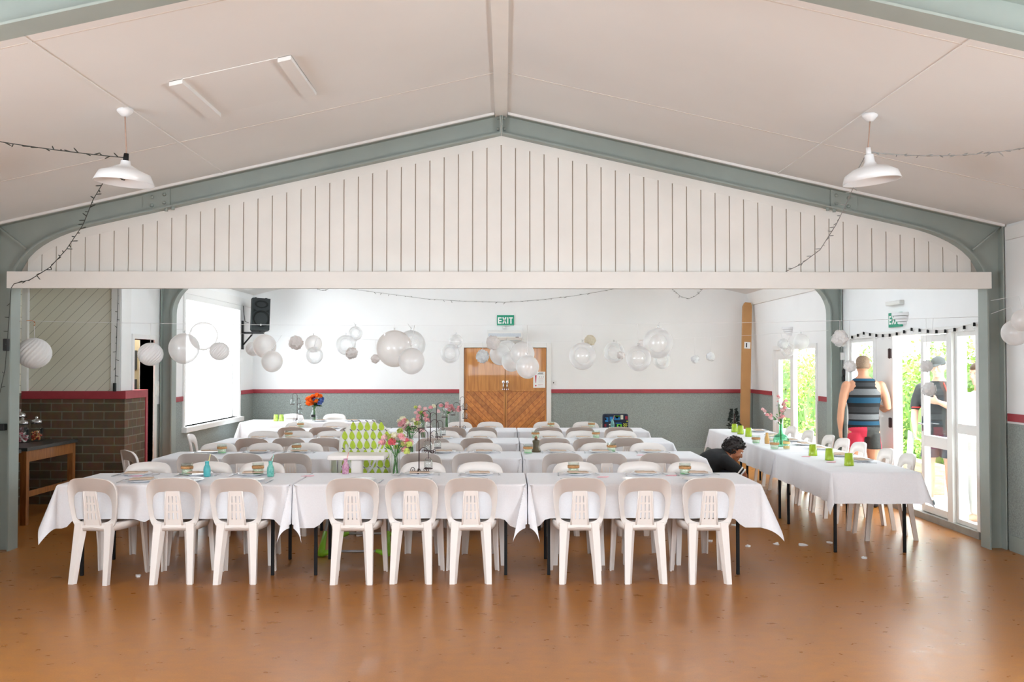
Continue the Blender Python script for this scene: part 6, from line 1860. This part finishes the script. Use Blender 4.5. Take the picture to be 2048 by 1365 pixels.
# his right arm hangs with papers, his left forearm crosses in front
m.limb([(.205, 0, 1.42), (.25, -.02, 1.30), (.275, -.01, 1.16), (.27, .05, 1.04), (.25, .10, .93)], [.060, .052, .042, .041, .028], 14)
hand(m, (.249, .105, .92), (-.05, .25, -1), (-1, 0, 0), .7, 1)
m.limb([(-.205, 0, 1.42), (-.245, .02, 1.30), (-.25, .06, 1.19), (-.14, .19, 1.22), (-.05, .225, 1.26)], [.060, .052, .043, .040, .028], 14)
hand(m, (-.04, .226, 1.263), (1, .12, .25), (0, -1, .2), .6, -1)
P2 = head(m, (0, .03, 1.67), (.12, 1, -.12), (0, .05, 1))
m.xf(A2); finish(m, 'body', M_skin2, M2, .009)
f2 = lambda a, b, c: A2 @ P2(a, b, c)
face_parts(f2, M2)
M_capm = mat('dark_cap_cloth', rgb(58, 62, 62), .8, noise=(60, .12))
m = hair_cap(f2, M_capm, M2, [(.030, .094, .106, .0800), (.05, .094, .107, .0815), (.085, .082, .098, .075), (.112, .054, .070, .055), (.128, .022, .034, .026), (.132, .006, .01, .007)])
cp = m.build('cap', M_capm, M2)
m = MB(); c0 = f2(0, .088, .042)
m.loft([(f2(0, .06, .046), f2(.070, .06, .040) - f2(0, .06, .040), (f2(0, .06, .052) - f2(0, .06, .046))), (f2(0, .11, .040), f2(.066, .11, .036) - f2(0, .11, .036), f2(0, .11, .045) - f2(0, .11, .040)), (f2(0, .155, .028), f2(.045, .155, .026) - f2(0, .155, .026), f2(0, .155, .032) - f2(0, .155, .028)), (f2(0, .17, .022), f2(.02, .17, .022) - f2(0, .17, .022), f2(0, .17, .025) - f2(0, .17, .022))], 18)
m.build('peak', M_capm, cp)
M_tee = mat('black_sports_shirt', rgb(44, 46, 48), .75, noise=(30, .15)); M_pipe = mat('red_piping', rgb(206, 52, 48), .7, noise=(30, .05))
m = MB()
m.loft(torso_secs([((0, .01, .87), .186, .142), ((0, .01, .95), .188, .145), ((0, .025, 1.06), .186, .155), ((0, .02, 1.18), .192, .15), ((0, .005, 1.30), .208, .14), ((0, 0, 1.40), .214, .125), ((0, -.01, 1.47), .165, .100), ((0, -.005, 1.505), .092, .078)], XV, YV), 28)
m.limb([(.20, 0, 1.41), (.25, -.02, 1.30), (.272, -.012, 1.20)], [.072, .066, .062], 14); m.limb([(-.20, 0, 1.41), (-.245, .02, 1.30), (-.252, .05, 1.21)], [.072, .066, .062], 14)
m.xf(A2); finish(m, 'sports_shirt', M_tee, M2, .011, 3)
for s in (-1, 1):
    m = MB(); m.tube([A2 @ Vector((s*.07, .075, 1.485)), A2 @ Vector((s*.12, .125, 1.38)), A2 @ Vector((s*.150, .118, 1.28)), A2 @ Vector((s*.150, .125, 1.17)), A2 @ Vector((s*.125, .145, 1.06))], .0085, 6); m.build('piping', M_pipe, M2)
    m = MB(); c = A2 @ Vector((s*.262, .02 if s < 0 else -.012, 1.195)); a = A2.to_3x3()
    m.loft([(c, a @ Vector((.064, 0, 0)), a @ Vector((0, .064, 0))), (c - Vector((0, 0, .014)), a @ Vector((.064, 0, 0)), a @ Vector((0, .064, 0)))], 18); m.build('sleeve_band', M_pipe, M2)
m = MB(); m.loft(torso_secs([((0, .0, .80), .165, .128), ((0, .005, .90), .182, .14), ((0, .01, .94), .180, .138)], XV, YV), 24)
for s in (-1, 1): m.loft([((s*.09, .005, .86), (.098, 0, 0), (0, .13, 0)), ((s*.10, .005, .72), (.100, 0, 0), (0, .118, 0)), ((s*.113, .01, .60), (.103, 0, 0), (0, .112, 0))], 20)
m.xf(A2); finish(m, 'shorts', mat('navy_shorts', rgb(38, 46, 62), .8, noise=(40, .15)), M2, .012, 2)
for s in (-1, 1):
    m = MB(); foot(m, (s*.125, -.02, 0), (s*.3, 1, 0), 1, 1.2); m.limb([(s*.125, -.03, .07), (s*.122, -.025, .10)], [.046, .044], 14); m.xf(A2)
    sh = finish(m, 'shoe', mat('dark_trainer', rgb(52, 54, 62), .6, noise=(40, .2)), M2, .008, 1)
    m = MB(); m.tube([A2 @ Vector((s*.12, -.02, .09)), A2 @ Vector((s*.118, -.02, .14))], [.042, .040], 14); m.build('sock', M_white, sh)
    m = MB()
    for k in range(4):
        y = .03 + k * .025; m.tube([A2 @ Vector((s*.125 + s*.3*y - .035, y - .0, .073 - k*.009)), A2 @ Vector((s*.125 + s*.3*y, y + .005, .092 - k*.009)), A2 @ Vector((s*.125 + s*.3*y + .035, y, .073 - k*.009))], .005, 5)
    m.build('lace', M_pipe, sh)
    m = MB(); q = [(-.02, .045), (.03, .030), (.085, .055), (.035, .040), (.0, .048), (-.012, .058)]
    m.prism(q, s * .168, s * .174, 'x'); m.xf(A2); m.build('curved_tick', M_signw, sh, fix=True)
# papers / folder in his hand
hp = A2 @ Vector((.235, .15, .83))
m = MB(); a = A2 @ Matrix.Translation((.285, .16, .80)) @ Matrix.Rotation(R(12), 4, 'X')
m.cbox(-.008, .008, -.10, .11, -.17, .10, c=.003); m.xf(a)
o = m.build('folder', mat('pale_blue_folder', rgb(206, 226, 240), .5, noise=(6, .06)), None, hp); tag(o, 'pale blue folder held by the man in the cap outside', 'folder')

# --- third person outside, white shirt
QX, QY = 5.12, 10.18
M3 = thing('person', 'dark haired person in white shirt outside, half behind the sidelight frame', 'person', (QX, QY, 0))
A3 = Matrix.Translation((QX, QY, -.04)) @ Matrix.Rotation(R(110), 4, 'Z')
m = MB()
m.loft(torso_secs([((0, 0, .80), .150, .11), ((0, 0, .90), .165, .12), ((0, .005, 1.0), .158, .115), ((0, .005, 1.12), .165, .115), ((0, 0, 1.24), .182, .118), ((0, 0, 1.33), .185, .105), ((0, -.01, 1.38), .14, .082), ((0, -.005, 1.42), .075, .065), ((0, .01, 1.48), .054, .058), ((0, .015, 1.53), .052, .056)], XV, YV), 22)
for s in (-1, 1):
    m.limb([(s*.09, 0, .84), (s*.10, .01, .62), (s*.10, .01, .46), (s*.105, -.012, .32), (s*.105, -.02, .08)], [.09, .074, .052, .054, .035], 12)
    foot(m, (s*.11, -.02, 0), (s*.2, 1, 0))
    m.limb([(s*.185, 0, 1.34), (s*.225, -.01, 1.22), (s*.24, .0, 1.08), (s*.225, .07, .98), (s*.20, .13, .90)], [.055, .048, .040, .037, .026], 12)
    hand(m, (s*.198, .135, .893), (-s*.1, .4, -1), (-s, 0, 0), .5, s)
P3 = head(m, (0, .025, 1.60), (0, 1, -.1), (0, 0, 1)); m.xf(A3); finish(m, 'body', M_skin2, M3, .011)
f3 = lambda a, b, c: A3 @ P3(a, b, c)
face_parts(f3, M3)
m = hair_cap(f3, None, M3, [(-.045, -.02, .104, .076), (-.01, .03, .110, .081), (.03, .068, .114, .085), (.06, .092, .112, .085), (.09, .082, .100, .077), (.115, .054, .072, .056), (.132, .02, .034, .026), (.136, .006, .01, .007)]); m.build('hair', mat('dark_brown_hair', rgb(70, 54, 44), .7, noise=(60, .3)), M3)
m = MB(); m.loft(torso_secs([((0, 0, .86), .176, .132), ((0, 0, 1.0), .170, .126), ((0, .005, 1.12), .175, .126), ((0, 0, 1.24), .192, .128), ((0, 0, 1.33), .194, .115), ((0, -.01, 1.39), .145, .090), ((0, -.005, 1.42), .083, .072)], XV, YV), 24)
for s in (-1, 1): m.limb([(s*.18, 0, 1.335), (s*.225, -.01, 1.22), (s*.238, -.002, 1.12)], [.066, .060, .056], 12)
m.xf(A3); finish(m, 'shirt', M_white, M3, .012, 2)
m = MB(); m.loft(torso_secs([((0, 0, .78), .16, .118), ((0, 0, .89), .172, .128)], XV, YV), 20)
for s in (-1, 1): m.limb([(s*.09, 0, .82), (s*.10, .01, .60), (s*.10, .008, .45), (s*.105, -.01, .30), (s*.105, -.02, .12)], [.098, .086, .070, .066, .060], 14)
m.xf(A3); finish(m, 'trousers', mat('pale_trousers', rgb(206, 206, 204), .8, noise=(30, .05)), M3, .013, 2)

# --- person bending down between the table rows
CX, CYY = 2.26, 10.62
M4 = thing('person', 'person with dark curly hair in black tee shirt crouching between the table rows', 'person', (CX, CYY, 0))
T4 = Matrix.Translation((CX, CYY, 0))
def L4(*p): return Vector(p)
# local: x runs to the right of the picture, which is where they face; y away from the camera
hipc, chest, neck_, hd4 = L4(-.20, 0, .36), L4(.05, 0, .56), L4(.215, -.01, .645), L4(.30, -.02, .705)
m = MB()
sp_ax = (neck_ - hipc).normalized(); fr_ax = Vector((sp_ax.z, 0, -sp_ax.x)); la = Vector((0, -1, 0))
def S4(t, a, b, o=0.0): c = hipc.lerp(neck_, t) - fr_ax * (-.0 + o); return (c, la * a, fr_ax * b)
TS = [(-.12, .11, .09, 0), (0, .165, .125, 0), (.2, .168, .122, .015), (.4, .165, .118, .03), (.6, .185, .122, .035), (.78, .20, .115, .03), (.92, .175, .095, .015), (1.02, .10, .075, .0), (1.1, .06, .06, 0)]
m.loft([S4(*q) for q in TS], 24)
m.limb([neck_ - sp_ax * .03, hd4 - sp_ax * .02], [.058, .055], 14)
ankl = []
for s in (-1, 1):
    h = hipc + la * s * .10; k = L4(.24, s * -.17, .40); a = L4(-.02, s * -.16, .085)
    m.limb([h, h.lerp(k, .5) + Vector((0, 0, .01)), k], [.095, .080, .056], 14); m.limb([k, k.lerp(a, .4) + Vector((-.01, 0, 0)), a], [.054, .056, .038], 14)
    foot(m, (a.x, a.y, 0), (1, -s * .25, 0))
    sh_ = hipc.lerp(neck_, .86) + la * s * .175
    e = sh_ + Vector((.19, -s * .06, -.15)); w = e + Vector((.04, s * .06, -.24))
    m.limb([sh_, sh_.lerp(e, .5), e], [.062, .052, .042], 14); m.limb([e, e.lerp(w, .5), w], [.042, .038, .027], 14)
    hand(m, w, (.25, s * .15, -1), (-.6, s * .6, 0), .5, s)
P4 = head(m, hd4, (.90, -.10, -.50), (.5, 0, .85), 1.0)
m.xf(T4); finish(m, 'body', M_skin3, M4, .009)
f4 = lambda a, b, c: T4 @ P4(a, b, c)
face_parts(f4, M4)
M_curl = mat('dark_curly_hair', rgb(32, 22, 20), .6, noise=(40, .4))
m = hair_cap(f4, None, M4, [(-.055, -.03, .110, .080), (-.01, .01, .120, .088), (.03, .06, .124, .092), (.06, .094, .122, .092), (.09, .088, .108, .083), (.118, .060, .080, .062), (.138, .02, .034, .026), (.142, .006, .01, .007)])
g = random.Random(8)
for i in range(210):
    a = g.uniform(0, 6.28); b = g.uniform(-.5, 1.5)
    d = Vector((cos(a) * cos(b), sin(a) * cos(b), sin(b)))
    if d.y > .45 and d.z < .55: continue
    c = f4(d.x * .090, d.y * .118 - .012, d.z * .125 + .012)
    r_ = g.uniform(.010, .020); ax = Vector((g.uniform(-1, 1), g.uniform(-1, 1), g.uniform(-1, 1))).normalized(); e1 = ax.orthogonal().normalized(); e2 = ax.cross(e1)
    m.tube([c + e1 * r_ * cos(t) + e2 * r_ * sin(t) + ax * .004 * t for t in [.0, 1.2, 2.4, 3.6, 4.8, 6.0]], [.006, .006, .006, .006, .005, .002], 5)
m.build('hair', M_curl, M4)
M_btee = mat('black_tee', rgb(20, 21, 23), .85, noise=(40, .2))
m = MB(); m.loft([S4(t, a * 1.07 + .006, b * 1.08 + .006, o) for t, a, b, o in TS[1:-1]], 26)
for s in (-1, 1):
    sh_ = hipc.lerp(neck_, .86) + la * s * .172; e = sh_ + Vector((.19, -s * .06, -.15)); m.limb([sh_, sh_.lerp(e, .4), sh_.lerp(e, .74)], [.075, .070, .066], 14)
m.xf(T4); ts = finish(m, 'tee_shirt', M_btee, M4, .011, 2)
for s in (-1, 1):
    sh_ = hipc.lerp(neck_, .86) + la * s * .172; e = sh_ + Vector((.19, -s * .06, -.15)); d = (e - sh_).normalized(); o1 = d.orthogonal().normalized(); o2 = d.cross(o1)
    for f_ in (.78, .92):
        c = T4 @ sh_.lerp(e, f_); m = MB(); m.loft([(c - d * .008, o1 * .0665, o2 * .0665), (c + d * .008, o1 * .0655, o2 * .0655)], 20); m.build('sleeve_stripe', M_signw, ts)
m = MB(); m.loft([S4(t, a * 1.06, b * 1.08, o) for t, a, b, o in [(-.16, .12, .09, 0), (0, .168, .128, 0), (.14, .168, .124, .01)]], 22)
for s in (-1, 1):
    h = hipc + la * s * .10; k = L4(.24, s * -.17, .40); a = L4(-.02, s * -.16, .085)
    m.limb([h, h.lerp(k, .5) + Vector((0, 0, .01)), k], [.105, .090, .070], 14); m.limb([k, k.lerp(a, .4) + Vector((-.01, 0, 0)), a.lerp(k, .12)], [.068, .068, .056], 14)
m.xf(T4); finish(m, 'trousers', mat('dark_trousers', rgb(40, 44, 54), .85, noise=(40, .15)), M4, .012, 2)
